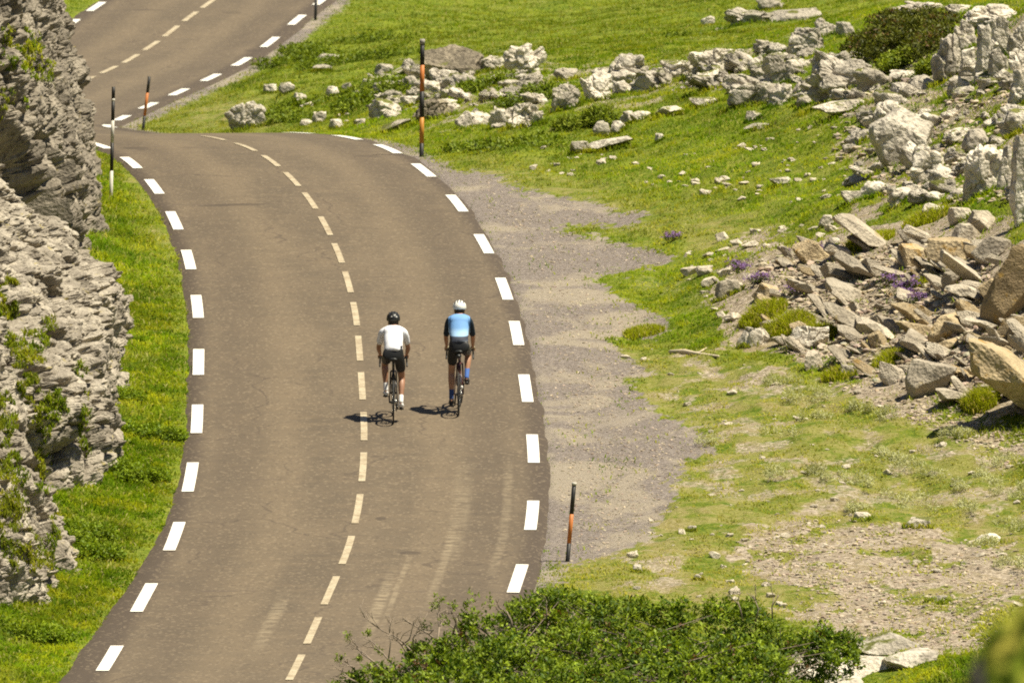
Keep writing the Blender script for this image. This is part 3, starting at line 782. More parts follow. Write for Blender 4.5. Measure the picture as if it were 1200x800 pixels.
R_ = [
 # --- top of the frame and the grassy field
 ((888, -4, 918, 13), 'L', 'pale rock cut by the top edge above the long white ledge', 0),
 ((852, 14, 903, 36), 'L', 'blocky pale stone at the left end of the long white ledge', 0),
 ((895, 10, 962, 30), 'S', 'long thin white ledge of rock below the topmost rock', -6),
 ((822, 22, 837, 34), 'L', 'small lone white stone in the upper field left of the white ledge', 0),
 ((838, 31, 858, 38), 'S', 'flat pale chip just below the blocky end of the white ledge', 0),
 ((369, 64, 400, 79), 'S', 'white flat stone in the field, upper one of a pair', 4),
 ((366, 77, 389, 85), 'S', 'white flat stone in the field, lower one of a pair', 0),
 ((309, 100, 323, 111), 'L', 'yellowish small stone left of the bright white one near the upper road', 0),
 ((327, 98, 346, 112), 'L', 'bright white stone on the grass near the upper road', 0),
 ((340, 110, 360, 124), 'L', 'pale stone with a dark right side below the bright white one', 0),
 ((266, 121, 311, 153), 'L', 'pale boulder on the road verge where the road dips out of sight', -18),
 ((382, 106, 396, 118), 'L', 'grey stone standing alone above the dark green verge plants', 0),
 ((352, 138, 366, 149), 'L', 'round white stone behind the road crest, left of a grey stone', 0),
 ((366, 132, 381, 147), 'L', 'grey stone with shaded side behind the road crest', 0),
 ((386, 139, 401, 151), 'L', 'low pale stone behind the crest, right of the grey one', 0),
 ((413, 140, 427, 150), 'L', 'bluish white stone behind the road crest, alone', 0),
 # --- ridge left of and behind the tall orange pole
 ((424, 89, 450, 109), 'L', 'pale boulder with dark foot at the left end of the ridge', 0),
 ((440, 77, 461, 91), 'L', 'pointed pale stone on top of the ridge\'s left end', 0),
 ((452, 92, 478, 106), 'L', 'dark pitted stone between the ridge end boulder and the tall pole', 0),
 ((472, 90, 491, 108), 'L', 'grey round stone just left of the tall orange and black pole', 0),
 ((456, 72, 500, 90), 'S', 'smooth tan rock slope rising to the left of the tall pole', -22),
 ((492, 50, 566, 97), 'B', 'large wedge shaped rock with black stained face behind the tall pole', 10, M_stainshade),
 ((505, 84, 542, 108), 'L', 'dark hollowed stone below the black stained wedge rock', 0),
 ((536, 93, 562, 106), 'L', 'pale stones block below the right foot of the wedge rock', 0),
 ((565, 68, 598, 86), 'L', 'flat topped pale rock left of the big round white boulder', 0),
 ((593, 55, 638, 92), 'L', 'big round white boulder at the crest of the ridge', 0),
 ((470, 113, 492, 126), 'L', 'pale stone left of the tall pole at its dark middle band', 0),
 ((434, 118, 462, 140), 'L', 'weathered pale stone in the herbs above the road verge', -20),
 ((444, 139, 482, 156), 'S', 'pale sloping slab beside the road verge left of the tall pole', -20),
 ((486, 118, 529, 144), 'L', 'dark shaded overhanging rock right behind the tall pole', 0, M_stainshade),  # overhang's shade put into the rock colour
 ((512, 116, 540, 128), 'S', 'pale cap stone on the dark overhanging rock', 0),
 ((534, 130, 554, 151), 'L', 'round dark grey boulder low on the ridge right of the tall pole', 0),
 ((598, 95, 631, 119), 'L', 'boulder with deep shadow on its left side, under the round white boulder', 0),
 ((592, 120, 634, 151), 'L', 'sloping pale block under the shadowed boulder at the ridge foot', 18),
 ((574, 126, 596, 150), 'L', 'broken grey rock left of the sloping pale block', 0),
 # --- ridge, middle
 ((650, 79, 675, 96), 'L', 'low dome shaped pale stone right of the round white boulder', 0),
 ((646, 97, 678, 129), 'L', 'square grey block standing alone in the middle of the ridge', 0),
 ((682, 85, 716, 120), 'L', 'split grey block at the left foot of the long ridge wall', 0),
 ((704, 65, 757, 101), 'L', 'large rounded white rock in the middle of the ridge wall', 0),
 ((742, 80, 794, 103), 'L', 'broken pale rock right of the large rounded white rock', 8),
 ((774, 69, 814, 95), 'L', 'flat topped grey rock above the start of the long ridge slab', 0),
 ((812, 57, 870, 87), 'L', 'craggy pale rock on the upper edge of the ridge wall', -10),
 ((806, 87, 862, 110), 'L', 'left half of the long pale ridge slab', 12),
 ((850, 92, 905, 126), 'L', 'right half of the long pale ridge slab with shadow under it', 12),
 ((850, 72, 868, 91), 'L', 'narrow upright stone in front of the craggy pale rock', 0),
 ((877, 72, 896, 89), 'L', 'round grey stone right of the narrow upright stone', 0),
 ((884, 44, 912, 64), 'L', 'tapering pale rock above the round grey stone', -10),
 # --- mossy mound in the middle field
 ((696, 138, 714, 156), 'L', 'grey stone next to the dark hollow in the mossy mound', 0),
 ((714, 135, 732, 151), 'L', 'second stone from the dark hollow in the mossy mound', 0),
 ((727, 127, 742, 143), 'L', 'pointed white stone on the mossy mound', 0),
 ((740, 130, 762, 142), 'L', 'low pale stone right of the pointed white one on the mound', 0),
 ((766, 124, 804, 138), 'S', 'pale flat outcrop in the turf right of the mossy mound', -8),
 ((808, 114, 850, 124), 'S', 'thin pale rock strip under the long ridge slab', 0),
 ((668, 167, 692, 182), 'S', 'yellowish flat stone in the grass under the mossy mound', 0),
 ((690, 157, 742, 176), 'S', 'long narrow pale rock rib in the grass below the mound', -12),
 ((768, 160, 778, 169), 'L', 'tiny bright stone alone in the grass below the mound', 0),
 ((874, 131, 893, 143), 'S', 'small pale slab in the grass under the ridge slab\'s shadow', 0),
 ((872, 144, 905, 153), 'S', 'pale flat rock in turf under the small pale slab', 0),
 # --- upper right outcrops
 ((924, 33, 963, 68), 'L', 'dark striped boulder left of two leaning boulders', 0),
 ((955, 24, 986, 44), 'L', 'leaning grey boulder at the top, left of a twin', 10),
 ((981, 24, 1001, 42), 'L', 'rounded pale boulder with dark crack at the top of the outcrop', 0),
 ((895, 66, 930, 100), 'L', 'weathered pale outcrop where the ridge meets the upper outcrop', 0),
 ((900, 96, 928, 125), 'L', 'crumbling white outcrop below the ridge end', 20),
 ((930, 98, 946, 111), 'L', 'single round pale stone below the crumbling outcrop', 0),
 ((934, 113, 952, 127), 'L', 'white stone left of the long flat slab', 0),
 ((950, 70, 1018, 117), 'O', 'wide eroded limestone outcrop under the dark shrub\'s left end', 12),
 ((952, 120, 1016, 142), 'S', 'long flat overhanging slab with shadow beneath it', -8),
 ((1014, 118, 1066, 148), 'L', 'rounded boulder with deep shadow right of the overhanging slab', 0),
 ((1040, 8, 1060, 24), 'L', 'small pale rock at the left end of the ledge above the dark shrub', 0),
 ((1056, 6, 1116, 22), 'L', 'long pale ledge above the dark shrub', 0),
 ((1110, 7, 1142, 20), 'L', 'short pale ledge piece right of the long ledge over the shrub', 0),
 ((1134, 4, 1205, 30), 'L', 'broad white rock in the top right corner', 0),
 ((1094, 41, 1127, 96), 'O', 'tall pocked boulder with a dark cave right of the dark shrub', 0),
 ((1120, 26, 1144, 62), 'L', 'pale block capping the joint right of the cave boulder', 0),
 ((1123, 58, 1147, 102), 'L', 'upright pale block right of the cave boulder', 0),
 ((1143, 36, 1162, 100), 'L', 'slim upright block second to the right of the cave boulder', 0),
 ((1158, 24, 1184, 70), 'L', 'pale block with black vertical cracks near the top right corner', 0),
 ((1182, 24, 1210, 66), 'L', 'pale block at the right edge just under the corner rock', 0),
 ((1160, 66, 1182, 106), 'L', 'knobbly block below the black cracked one', 0),
 ((1184, 62, 1212, 98), 'L', 'rough block at the right edge beneath two others', 0),
 ((1112, 92, 1136, 114), 'L', 'low stone at the foot of the upright pale block', 0),
 ((1183, 80, 1210, 122), 'O', 'dark fissured rock at the right edge below the buttress', 0),
 ((1045, 84, 1078, 98), 'L', 'pair of low knobs of rock under the dark shrub', 0),
 ((1028, 126, 1102, 192), 'T', 'big tilted grey slab with dark underside on the outcrop', -32),
 ((1066, 168, 1108, 212), 'L', 'pale pitted boulder leaning on the big tilted slab', 20),
 ((1130, 150, 1160, 177), 'L', 'knobbly pale rock above the square pitted boulder', 0),
 ((1132, 171, 1176, 228), 'L', 'square pitted pale boulder with a crack on its right side', 0),
 ((1170, 175, 1190, 224), 'L', 'narrow mossy column of rock beside the square pitted boulder', 0),
 ((1180, 126, 1210, 154), 'L', 'smooth pinkish white rock at the right edge', 0),
 ((1186, 168, 1212, 268), 'O', 'tall dark sided rock pillar at the right edge', 0),
 ((1110, 217, 1135, 230), 'L', 'small pale stone under the square pitted boulder', 0),
 ((1010, 214, 1036, 236), 'L', 'sharp pale stone in the rubble beneath the tilted slab', 25),
 ((1042, 220, 1072, 240), 'L', 'whitish stone at the edge of the bright grass below the rubble', 0),
 ((986, 229, 1020, 244), 'S', 'flat yellowish stone in the bright grass', 0),
 ((961, 248, 977, 263), 'L', 'upright white stone in the grass left of the mossy slab', 0),
 ((1083, 236, 1108, 254), 'L', 'white stone half sunk in the bright grass', 0),
 ((902, 204, 931, 216), 'S', 'low white stone in the grass at mid slope', 0),
 ((972, 282, 984, 292), 'L', 'round tan stone above the scree\'s upper left edge', 0),
 # --- scree, large pieces
 ((978, 252, 1052, 297), 'S', 'long mossy slab sliding down to the right above the scree', 36, M_grey),
 ((1112, 246, 1140, 264), 'T', 'brown block left of the holed grey boulder', 0, M_grey),
 ((1134, 243, 1172, 270), 'T', 'grey boulder with round holes above the scree', 0, M_grey),
 ((1116, 262, 1152, 288), 'T', 'pale brown square block under the holed grey boulder', 0, M_grey),
 ((1140, 278, 1188, 308), 'T', 'flat grey boulder above the orange brown boulder', 12, M_grey),
 ((1082, 272, 1158, 312), 'T', 'orange tinted slab with black underside at the scree top', 28, M_tan),
 ((1054, 284, 1086, 312), 'T', 'crumbly ochre rock at the scree top, left of the orange slab', 0, M_tan),
 ((1100, 298, 1166, 342), 'S', 'long narrow grey slab lying down slope in the scree', 34, M_grey),
 ((1104, 316, 1128, 336), 'T', 'pale block left of the long narrow slab in the scree', 0, M_grey),
 ((1108, 330, 1164, 356), 'S', 'pale topped slab with black gap beneath in the scree', 14, M_grey),
 ((1158, 284, 1216, 378), 'T', 'huge orange brown speckled boulder at the right edge', 24, M_orange),
 ((1154, 326, 1198, 368), 'T', 'orange veined boulder leaning on the huge speckled boulder', 30, M_orange),
 ((1046, 350, 1092, 384), 'S', 'smooth tan slab tilted down slope in mid scree', 30, M_tan),
 ((1046, 376, 1098, 404), 'S', 'rounded brown slab below the smooth tan slab', 14, M_tan),
 ((1088, 370, 1132, 402), 'T', 'wedge of layered tan rock in mid scree', -14, M_tan),
 ((978, 296, 1034, 334), 'S', 'smooth pinkish grey slab at the scree\'s upper left', 30, M_grey),
 ((966, 322, 1014, 356), 'S', 'pale flat slab beside a dark gap in the left scree', 26, M_grey),
 ((962, 350, 1022, 392), 'S', 'broad pale slab low in the left scree', 28, M_grey),
 ((1004, 378, 1052, 410), 'S', 'pale grey slab with dark lower edge next to the broad one', 24, M_grey),
 ((1130, 390, 1256, 504), 'S', 'huge tan slab with black shadowed underside at the right edge', 40, M_tan),
 ((1094, 398, 1126, 416), 'S', 'ochre flat stone left of the huge tan block', -16, M_tan),
 ((1130, 372, 1180, 398), 'S', 'dark layered slab above the huge tan block', 22, M_grey),
 ((1062, 424, 1118, 466), 'T', 'light rough boulder at the foot of the scree', 10, M_grey),
 ((1150, 352, 1180, 384), 'T', 'upright tan stone under the orange veined boulder', 0, M_tan),
 ((1096, 452, 1140, 476), 'S', 'low grey rock behind the yellow grass tuft at scree foot', 16, M_grey),
 ((920, 382, 972, 412), 'L', 'white knobbly rock ringed by bright grass left of the scree', 0, M_lime),
 ((944, 412, 966, 434), 'T', 'dark grey stone at the scree\'s lower left corner', 0, M_grey),
 ((985, 428, 1002, 444), 'L', 'small white stone under the scree\'s lower left corner', 0, M_lime),
 ((866, 382, 904, 406), 'L', 'whitish broken rock left of the grass ringed rock', 10, M_lime),
 ((838, 330, 868, 352), 'L', 'grey broken stones at the tip of the gravel finger', 0, M_grey),
 # --- lower right and bottom
 ((742, 657, 754, 667), 'L', 'white stone alone near the short orange pole', 0),
 ((806, 619, 817, 626), 'L', 'pale little stone on the grass right of the gravel', 0),
 ((814, 674, 824, 681), 'L', 'small white stone on the grass above the shrub', 0),
 ((1002, 606, 1022, 616), 'S', 'flat pale stone at the top edge of the stony strip', 0),
 ((1062, 614, 1092, 628), 'S', 'mossy flat stone at the top edge of the stony strip', 0),
 ((1142, 620, 1176, 634), 'L', 'smooth tan stone in grey green herbs at the right edge', 0),
 ((1088, 698, 1114, 708), 'S', 'tan flat stone lying at the right of the lower bare patch', 0),
 ((1004, 741, 1084, 768), 'S', 'rounded tan rock in the grass right of the shrub', 0),
 ((930, 749, 998, 786), 'S', 'bleached white rock against the shrub\'s right end', 0),
 ((966, 764, 1050, 790), 'S', 'long pale rock running right from the bleached white rock', 0),
 ((1036, 765, 1100, 786), 'S', 'low tapering pale rock below the rounded tan rock', 0),
 ((912, 777, 968, 796), 'S', 'pale low rock in front of the bleached white rock', 0),
 ((874, 785, 910, 806), 'S', 'cream stone at the bottom edge under the shrub', 0),
 ((962, 789, 1018, 804), 'S', 'pale rock at the bottom edge in short grass', 0),
]
for i, e in enumerate(R_):
    box, kind, label, tilt = e[:4]
    mat = e[4] if len(e) > 4 else (M_lime if i % 4 else M_limemoss)
    big = (box[2] - box[0]) > 34
    place_rock('boulder' if kind in 'LTOB' else 'flat_rock', box, kind, mat, 100 + i, label, 'boulder' if kind in 'LTOB' else 'flat rock',
               tilt=tilt, depth=0.75 if kind in 'LOB' else 0.9)

# ------------------------------------------------------------------ smaller stones: a few shared shapes, every stone its own object
def stone_set(name, mats, kinds, n, seed0):
    out = []
    for k in range(n):
        r_ = np.random.default_rng(seed0 + k)
        kd = kinds[k % len(kinds)]
        sz = (1.0, r_.uniform(0.6, 0.95), r_.uniform(0.45, 0.8)) if kd in 'LT' else (1.0, r_.uniform(0.6, 0.9), r_.uniform(0.18, 0.34))
        out.append(boulder_mesh(name, sz, seed0 + k, 4, kd, mats[k % len(mats)]))
    return out
def rand_poly(poly, n):
    p = np.array(poly, float); lo, hi = p.min(0), p.max(0); out = []
    while len(out) < n:
        q = rng.uniform(lo, hi, (n * 4, 2)); m = in_poly(q[:, 0], q[:, 1], poly)
        out += list(map(tuple, q[m]))
    return out[:n]
def scatter(name, meshes, poly, n, size, label, cat, group, slope=0.0, sink=0.3):
    P_ = hits(rand_poly(poly, n))
    sizes = np.sort(rng.uniform(0, 1, n) ** 2.2)[::-1] * (size[1] - size[0]) + size[0]
    for k, (x, y, z) in enumerate(P_):
        if road_dist(np.array([x]), np.array([y]))[0] < 0.5: continue
        o = bpy.data.objects.new(name, meshes[k % len(meshes)]); COL.objects.link(o)
        s = sizes[k]
        o.scale = (s, s * random.uniform(0.8, 1.1), s * random.uniform(0.8, 1.15))
        o.rotation_euler = (random.gauss(0, 0.15), slope + random.gauss(0, 0.22), random.uniform(-0.7, 0.7) + (math.pi if random.random() < .5 and slope == 0 else 0))
        zz = meshes[k % len(meshes)].vertices
        o.location = (x, y, z + s * 0.5 * (0.5 - sink))
        tag(o, label, cat, group)
SC = stone_set('scree_stone', [M_grey, M_grey, M_tan, M_grey, M_grey], 'SSST', 10, 600)
SCREE = [(905, 395), (880, 330), (900, 290), (985, 280), (1040, 285), (1090, 275), (1165, 300), (1205, 370), (1205, 480), (1140, 470), (1060, 455), (985, 440), (930, 425)]
scatter('scree_stone', SC, SCREE, 290, (0.10, 0.66), 'angular brown or grey stone lying loose in the scree slope', 'stone', 'loose stones of the scree slope', slope=0.5, sink=0.15)
M_stone = rock_mat('pale_stone', (0.68, 0.60, 0.47), (0.46, 0.395, 0.295), (0.22, 0.18, 0.13), 3.0, darkamt=0.6)
for nd in M_stone.node_tree.nodes:
    if nd.type == 'BUMP': nd.inputs['Distance'].default_value = 0.012
FS = stone_set('field_stone', [M_stone], 'LTS', 7, 740)
LS = stone_set('limestone_block', [M_lime, M_limemoss, M_lime], 'L', 8, 700)
scatter('limestone_block', LS, [(1000, 150), (960, 110), (1010, 62), (1050, 90), (1110, 95), (1205, 100), (1205, 250), (1120, 215), (1080, 240), (1000, 232), (985, 190)], 120, (0.16, 0.8), 'pale weathered block of the upper right rock outcrop', 'stone', 'limestone blocks of the upper right outcrop')
scatter('limestone_block', LS, [(895, 60), (950, 60), (1010, 70), (1010, 120), (950, 128), (895, 126)], 60, (0.14, 0.7), 'knobbly pale stone among the rocks left of the big outcrop', 'stone', 'stones between ridge and outcrop')
scatter('ridge_stone', LS, [(430, 92), (500, 90), (560, 92), (620, 95), (640, 120), (620, 150), (560, 150), (520, 140), (450, 150), (430, 125)], 110, (0.15, 0.85), 'small pale stone in the grass of the ridge near the tall pole', 'stone', 'small stones of the ridge near the pole')
scatter('ridge_stone', LS, [(690, 90), (800, 80), (900, 75), (900, 118), (820, 108), (700, 110)], 75, (0.14, 0.8), 'small pale stone filling the middle of the rock ridge', 'stone', 'small stones in the middle of the ridge')
scatter('field_stone', FS, [(540, 165), (700, 178), (760, 190), (950, 150), (1000, 190), (980, 240), (860, 235), (760, 215), (640, 205)], 95, (0.06, 0.24), 'small whitish stone half hidden in the mid slope grass', 'stone', 'small stones in the mid slope grass')
scatter('field_stone', FS, [(350, 110), (430, 100), (440, 148), (350, 150)], 16, (0.1, 0.3), 'small pale stone among herbs behind the road crest', 'stone', 'small stones behind the road crest')
scatter('field_stone', FS, [(790, 300), (870, 270), (980, 260), (960, 290), (880, 320), (860, 380), (800, 360)], 46, (0.08, 0.34), 'pale stone on the grass between gravel and scree', 'stone', 'stones between gravel and scree')
scatter('field_stone', FS, [(720, 400), (900, 430), (1200, 520), (1200, 730), (1000, 740), (700, 700), (800, 540)], 190, (0.04, 0.19), 'small pale stone on the dry lower right ground', 'stone', 'small stones on the lower right ground')

# uncountable pebbles
def pebbles(name, poly, n, size, mat, label):
    pix = np.array(rand_poly(poly, n))
    base = hits([tuple(p) for p in pix[:260]])
    # spread the rest by copying hits with jitter along the ground
    k = rng.integers(0, len(base), n)
    x = base[k, 0] + rng.normal(0, 0.35, n); y = base[k, 1] + rng.normal(0, 1.2, n)
    z = H(x, y)
    px, py = project(x, y, z)
    m = in_poly(px, py, poly) & (road_dist(x, y) > 0.05)
    x, y, z = x[m], y[m], z[m]; n = len(x)
    D, Fc = ico(1)
    s = size[0] + (size[1] - size[0]) * rng.uniform(0, 1, n) ** 3
    V = D[None] * (s[:, None, None] * rng.uniform(0.6, 1.1, (n, 1, 3)) * np.array([1, 1, 0.5])) * rng.uniform(0.5, 1.25, (n, len(D), 1))
    V = V + np.stack([x, y, z + s * 0.15], 1)[:, None, :]
    Fa = (Fc[None] + (np.arange(n) * len(D))[:, None, None]).reshape(-1, 3)
    v = rng.uniform(0.5, 1.3, (n, 1)); c_ = np.array([[0.42, 0.345, 0.25]]) * v + rng.normal(0, 0.012, (n, 3))
    c_ = np.clip(np.repeat(c_, len(D), 0), 0.03, 0.7)
    o = link(name, mesh_from(name, V.reshape(-1, 3), Fa, False, c_), mat)
    return tag(o, label, 'gravel', kind='stuff')
N = NT('pebble'); M_peb = N.out(N.n('ShaderNodeVertexColor', layer_name='Col').outputs[0], 0.9, None, 0.2)
pebbles('gravel', GRAVEL, 9000, (0.009, 0.034), M_peb, 'grey gravel of the lay-by beside the road')
pebbles('scree_rubble', SCREE, 6000, (0.025, 0.11), M_peb, 'fine rubble filling the scree slope').__setitem__('category', 'rubble')
pebbles('gravel', [(840, 640), (940, 605), (1050, 612), (1200, 640), (1200, 760), (1010, 762), (930, 715), (930, 690)], 6000, (0.010, 0.055), M_peb, 'pinkish stony gravel of the lower right strips')
pebbles('gravel', [(960, 445), (1060, 455), (1200, 495), (1200, 560), (1060, 490)], 2600, (0.012, 0.06), M_peb, 'gravel below the foot of the scree')
pebbles('limestone_rubble', [(980, 180), (960, 110), (1040, 90), (1200, 100), (1200, 240), (1010, 235)], 1600, (0.03, 0.13), M_peb, 'broken limestone rubble of the upper right outcrop').__setitem__('category', 'rubble')

# ------------------------------------------------------------------ the roadside cliff: three rock masses
CLIFF_V = []
def mass(name, loop, zb, Ht, lean, nu, nv, seed, mat, label, cell=1.0, amp=1.0, top=0.30, carve=None):
    L = np.array(loop, float)
    d = np.hypot(*(np.roll(L, -1, 0) - L).T); s = np.concatenate([[0], np.cumsum(d)])
    t = np.linspace(0, s[-1], nu, endpoint=False)
    Lc = np.concatenate([L, L[:1]])
    px_ = np.interp(t, s, Lc[:, 0]); py_ = np.interp(t, s, Lc[:, 1])
    k = max(3, nu // 60) | 1
    ker = np.hanning(k + 2)[1:-1]; ker /= ker.sum()
    px_ = np.convolve(np.pad(px_, k // 2, mode='wrap'), ker, 'valid'); py_ = np.convolve(np.pad(py_, k // 2, mode='wrap'), ker, 'valid')
    zbase = H(px_, py_, rough=False) - 0.5 if zb is None else np.full(nu, zb)
    c = np.array([px_.mean(), py_.mean()])
    v = np.linspace(0, 1, nv)
    side = np.minimum(v / (1 - top), 1); cap = np.clip((v - (1 - top)) / top, 0, 1)
    V = np.zeros((nv, nu, 3)); Nn = np.zeros((nv, nu, 3))
    tx = np.roll(px_, -1) - np.roll(px_, 1); ty = np.roll(py_, -1) - np.roll(py_, 1); ln = np.hypot(tx, ty) + 1e-9
    n0 = np.stack([ty / ln, -tx / ln], 1)
    if ((n0 * (np.stack([px_, py_], 1) - c)).sum(1)).mean() < 0: n0 = -n0
    for i in range(nv):
        ins = 1 - (1 - math.cos(cap[i] * math.pi / 2)) * 1.0
        z = zbase + (Ht - zbase * 0) * (side[i] * 0.86 + 0.14 * math.sin(cap[i] * math.pi / 2))
        shift = np.array([lean(side[i] * Ht)[0], lean(side[i] * Ht)[1]])
        V[i, :, 0] = c[0] + (px_ - c[0]) * ins + shift[0]; V[i, :, 1] = c[1] + (py_ - c[1]) * ins + shift[1]; V[i, :, 2] = z
        Nn[i, :, :2] = n0 * max(0.15, 1 - cap[i]); Nn[i, :, 2] = 0.25 + cap[i]
    Vf, Nf = V.reshape(-1, 3), Nn.reshape(-1, 3); Nf /= np.linalg.norm(Nf, axis=1)[:, None]
    q = Vf @ np.array([[0.94, 0, 0.34], [0.0, 0.8, 0.0], [-0.34, 0, 0.94]]) / cell
    wq = np.stack([fbm(q * 0.9, 3, seed + 5), fbm(q * 0.9 + 9, 3, seed + 6), fbm(q * 0.9 + 18, 3, seed + 7)], 1) * 0.5
    f1, f2, cv, ff = facets(q * np.array([0.75, 0.55, 0.62]) + wq * 0.7, seed)
    g1, g2, gv_, gf = facets(q * np.array([2.5, 1.6, 1.7]) + wq * 1.2, seed + 40)
    h1, h2, hv_, hf = facets(q * np.array([6.5, 4.6, 5.2]) + wq * 2, seed + 80)
    k1, k2, kv_, kf = facets(q * np.array([14.0, 10.0, 12.0]) + wq * 3, seed + 120)
    ridged = 1 - np.abs(fbm(q * 1.6, 4, seed + 60)) * 4.0
    D_ = (cv - 0.5) * 0.75 + ff * 0.55 + fbm(q * 0.5, 3, seed + 1) * 0.6 + (gv_ - 0.5) * 0.30 + gf * 0.36 + (hv_ - 0.5) * 0.12 + hf * 0.17 + kf * 0.07 + fbm(q * 9, 4, seed + 2, 0.6) * 0.07
    D_ -= np.exp(-(f2 - f1) * 12) * 0.50 + np.exp(-(g2 - g1) * 14) * 0.22 + np.exp(-(h2 - h1) * 12) * 0.05 + np.clip(ridged - 0.6, 0, 1) * 0.55
    vcr = 1 - np.abs(fbm(np.stack([q[:, 0] * 1.3 + q[:, 2] * 0.25, q[:, 1] * 1.0, q[:, 2] * 0.30], 1) + wq * 0.5, 3, seed + 150)) * 9.0
    D_ -= np.clip(vcr, 0, 1) * 0.75
    D_ += 0.30
    if carve is not None:
        A_, B_ = carve
        xl = A_[0] + (B_[0] - A_[0]) * (Vf[:, 2] - A_[2]) / (B_[2] - A_[2])
        s_ = Vf[:, 0] + 0.10 * fbm(Vf * 2.0, 3, 7) - xl
        prof = smooth(0.50, 0.26, np.abs(s_)) * smooth(A_[2] - 0.5, A_[2] + 0.1, Vf[:, 2]) * smooth(B_[2] + 0.9, B_[2] + 0.1, Vf[:, 2]) * (Vf[:, 1] < 216)
        D_ = D_ - prof * 3.0
    Vf = Vf + Nf * (D_ * 0.62 * amp)[:, None]
    idx = np.arange(nu * nv).reshape(nv, nu)
    Q = np.stack([idx[:-1].ravel(), np.roll(idx, -1, 1)[:-1].ravel(), np.roll(idx, -1, 1)[1:].ravel(), idx[1:].ravel()], 1)
    o = link(name, mesh_from(name, Vf, Q, False), mat)
    tag(o, label, 'cliff')
    CLIFF_V.append(Vf)
    return o
def lin(ax_, ay_): return lambda h: (ax_ * h, ay_ * h)
def bent(h1, a1, a2, ay_): return lambda h: (a1 * min(h, h1) + a2 * max(h - h1, 0), ay_ * h)
mass('cliff', [(-6.95, 211.6), (-7.05, 214), (-7.25, 222), (-7.6, 234), (-7.95, 240), (-9.2, 250), (-14, 252), (-15.5, 234), (-14, 214), (-12.5, 200), (-9.4, 199.0), (-8.75, 203.5), (-8.05, 207.3), (-7.35, 210.2)], None, 9.5, lin(-0.19, 0.06), 1300, 380, 21, M_cliff, 'tall rough grey brown cliff wall behind the dark diagonal cleft', 0.95, 0.60, carve=(pt(98, 345, 210.5), pt(18, 215, 207.5)))
mass('cliff', [(-6.43, 191.5), (-6.4, 198), (-6.36, 204), (-6.6, 207.5), (-8.3, 208.0), (-11.5, 206), (-13, 196), (-9.0, 190.0), (-7.3, 190.2)], None, 4.0, bent(1.9, -0.06, -1.0, 0.22), 900, 340, 22, M_cliffpale, 'sloping cliff spur in front of the dark cleft with a steep block reaching the grass', 0.95, 0.62)
mass('cliff', [(-6.55, 181.5), (-6.4, 185.0), (-6.8, 187.5), (-7.4, 188.6), (-10, 189), (-12, 186), (-10.5, 177), (-8.3, 176.6), (-7.2, 178.2)], None, 4.0, bent(1.0, -0.15, -0.34, 0.2), 760, 320, 23, M_cliffpale, 'nearest low cliff rock with grassy cracks at the left edge', 0.85, 0.55)

# ------------------------------------------------------------------ blurred mossy hummock close to the camera, lower right
N = NT('near_moss')
co = obj_co(N)
c = N.mix(N.step(N.noise(co, 7.0, 4, 0.6), 0.42, 0.6), (0.15, 0.19, 0.016), (0.36, 0.32, 0.05))
c = N.mix(N.step(N.noise(co, 13.0, 3), 0.60, 0.72), c, (0.08, 0.10, 0.012))
M_nearmoss = N.out(c, 0.95, N.bump(N.noise(co, 30.0, 4), 0.03, 0.8), 0.1)
r_ = 0.42
D, Fc = ico(6)
P = D * (1 + 0.16 * fbm(D * 3.1, 4, 3) + 0.05 * fbm(D * 14, 3, 8))[:, None]
hm = link('mossy_hummock', mesh_from('mossy_hummock', P * np.array([0.46, 0.42, 0.95]), Fc, True), M_nearmoss)
pp = pt(1270, 884, 40.0); hm.location = (pp[0], pp[1], pp[2] - 0.41)
tag(hm, 'blurred green and yellow mossy hummock in the bottom right corner', 'hummock')
st = MB(); st.ellipsoid((0, 0, 0), (0.035, 0.05, 0.16), 12, 10, fn=lambda d: d * (1 + 0.12 * math.sin(d.x * 9 + d.z * 7)))
p2_ = pt(1145, 832, 39.6)
st.build('dark_stone', M_grey if False else plain('dark_stump_stone', (0.05, 0.042, 0.035), 0.7), None, loc=(p2_[0], p2_[1], p2_[2]))  # one even dark colour for the small stump
so = bpy.data.objects['dark_stone']; tag(so, 'dark blurred stump of stone at the foot of the mossy hummock', 'stone')
# ------------------------------------------------------------------ grass
N = NT('grass_blades')
vc = N.n('ShaderNodeVertexColor', layer_name='Col').outputs[0]
d_ = N.n('ShaderNodeBsdfDiffuse', inp={'Color': vc})
t_ = N.n('ShaderNodeBsdfTranslucent', inp={'Color': N.mix(1.0, vc, (1.0, 0.95, 0.45), 'MULTIPLY')})
mx = N.n('ShaderNodeMixShader', inp={0: 0.5, 1: d_.outputs[0], 2: t_.outputs[0]})
N.t.links.new(mx.outputs[0], N.n('ShaderNodeOutputMaterial').inputs[0])
M_blade = N.m

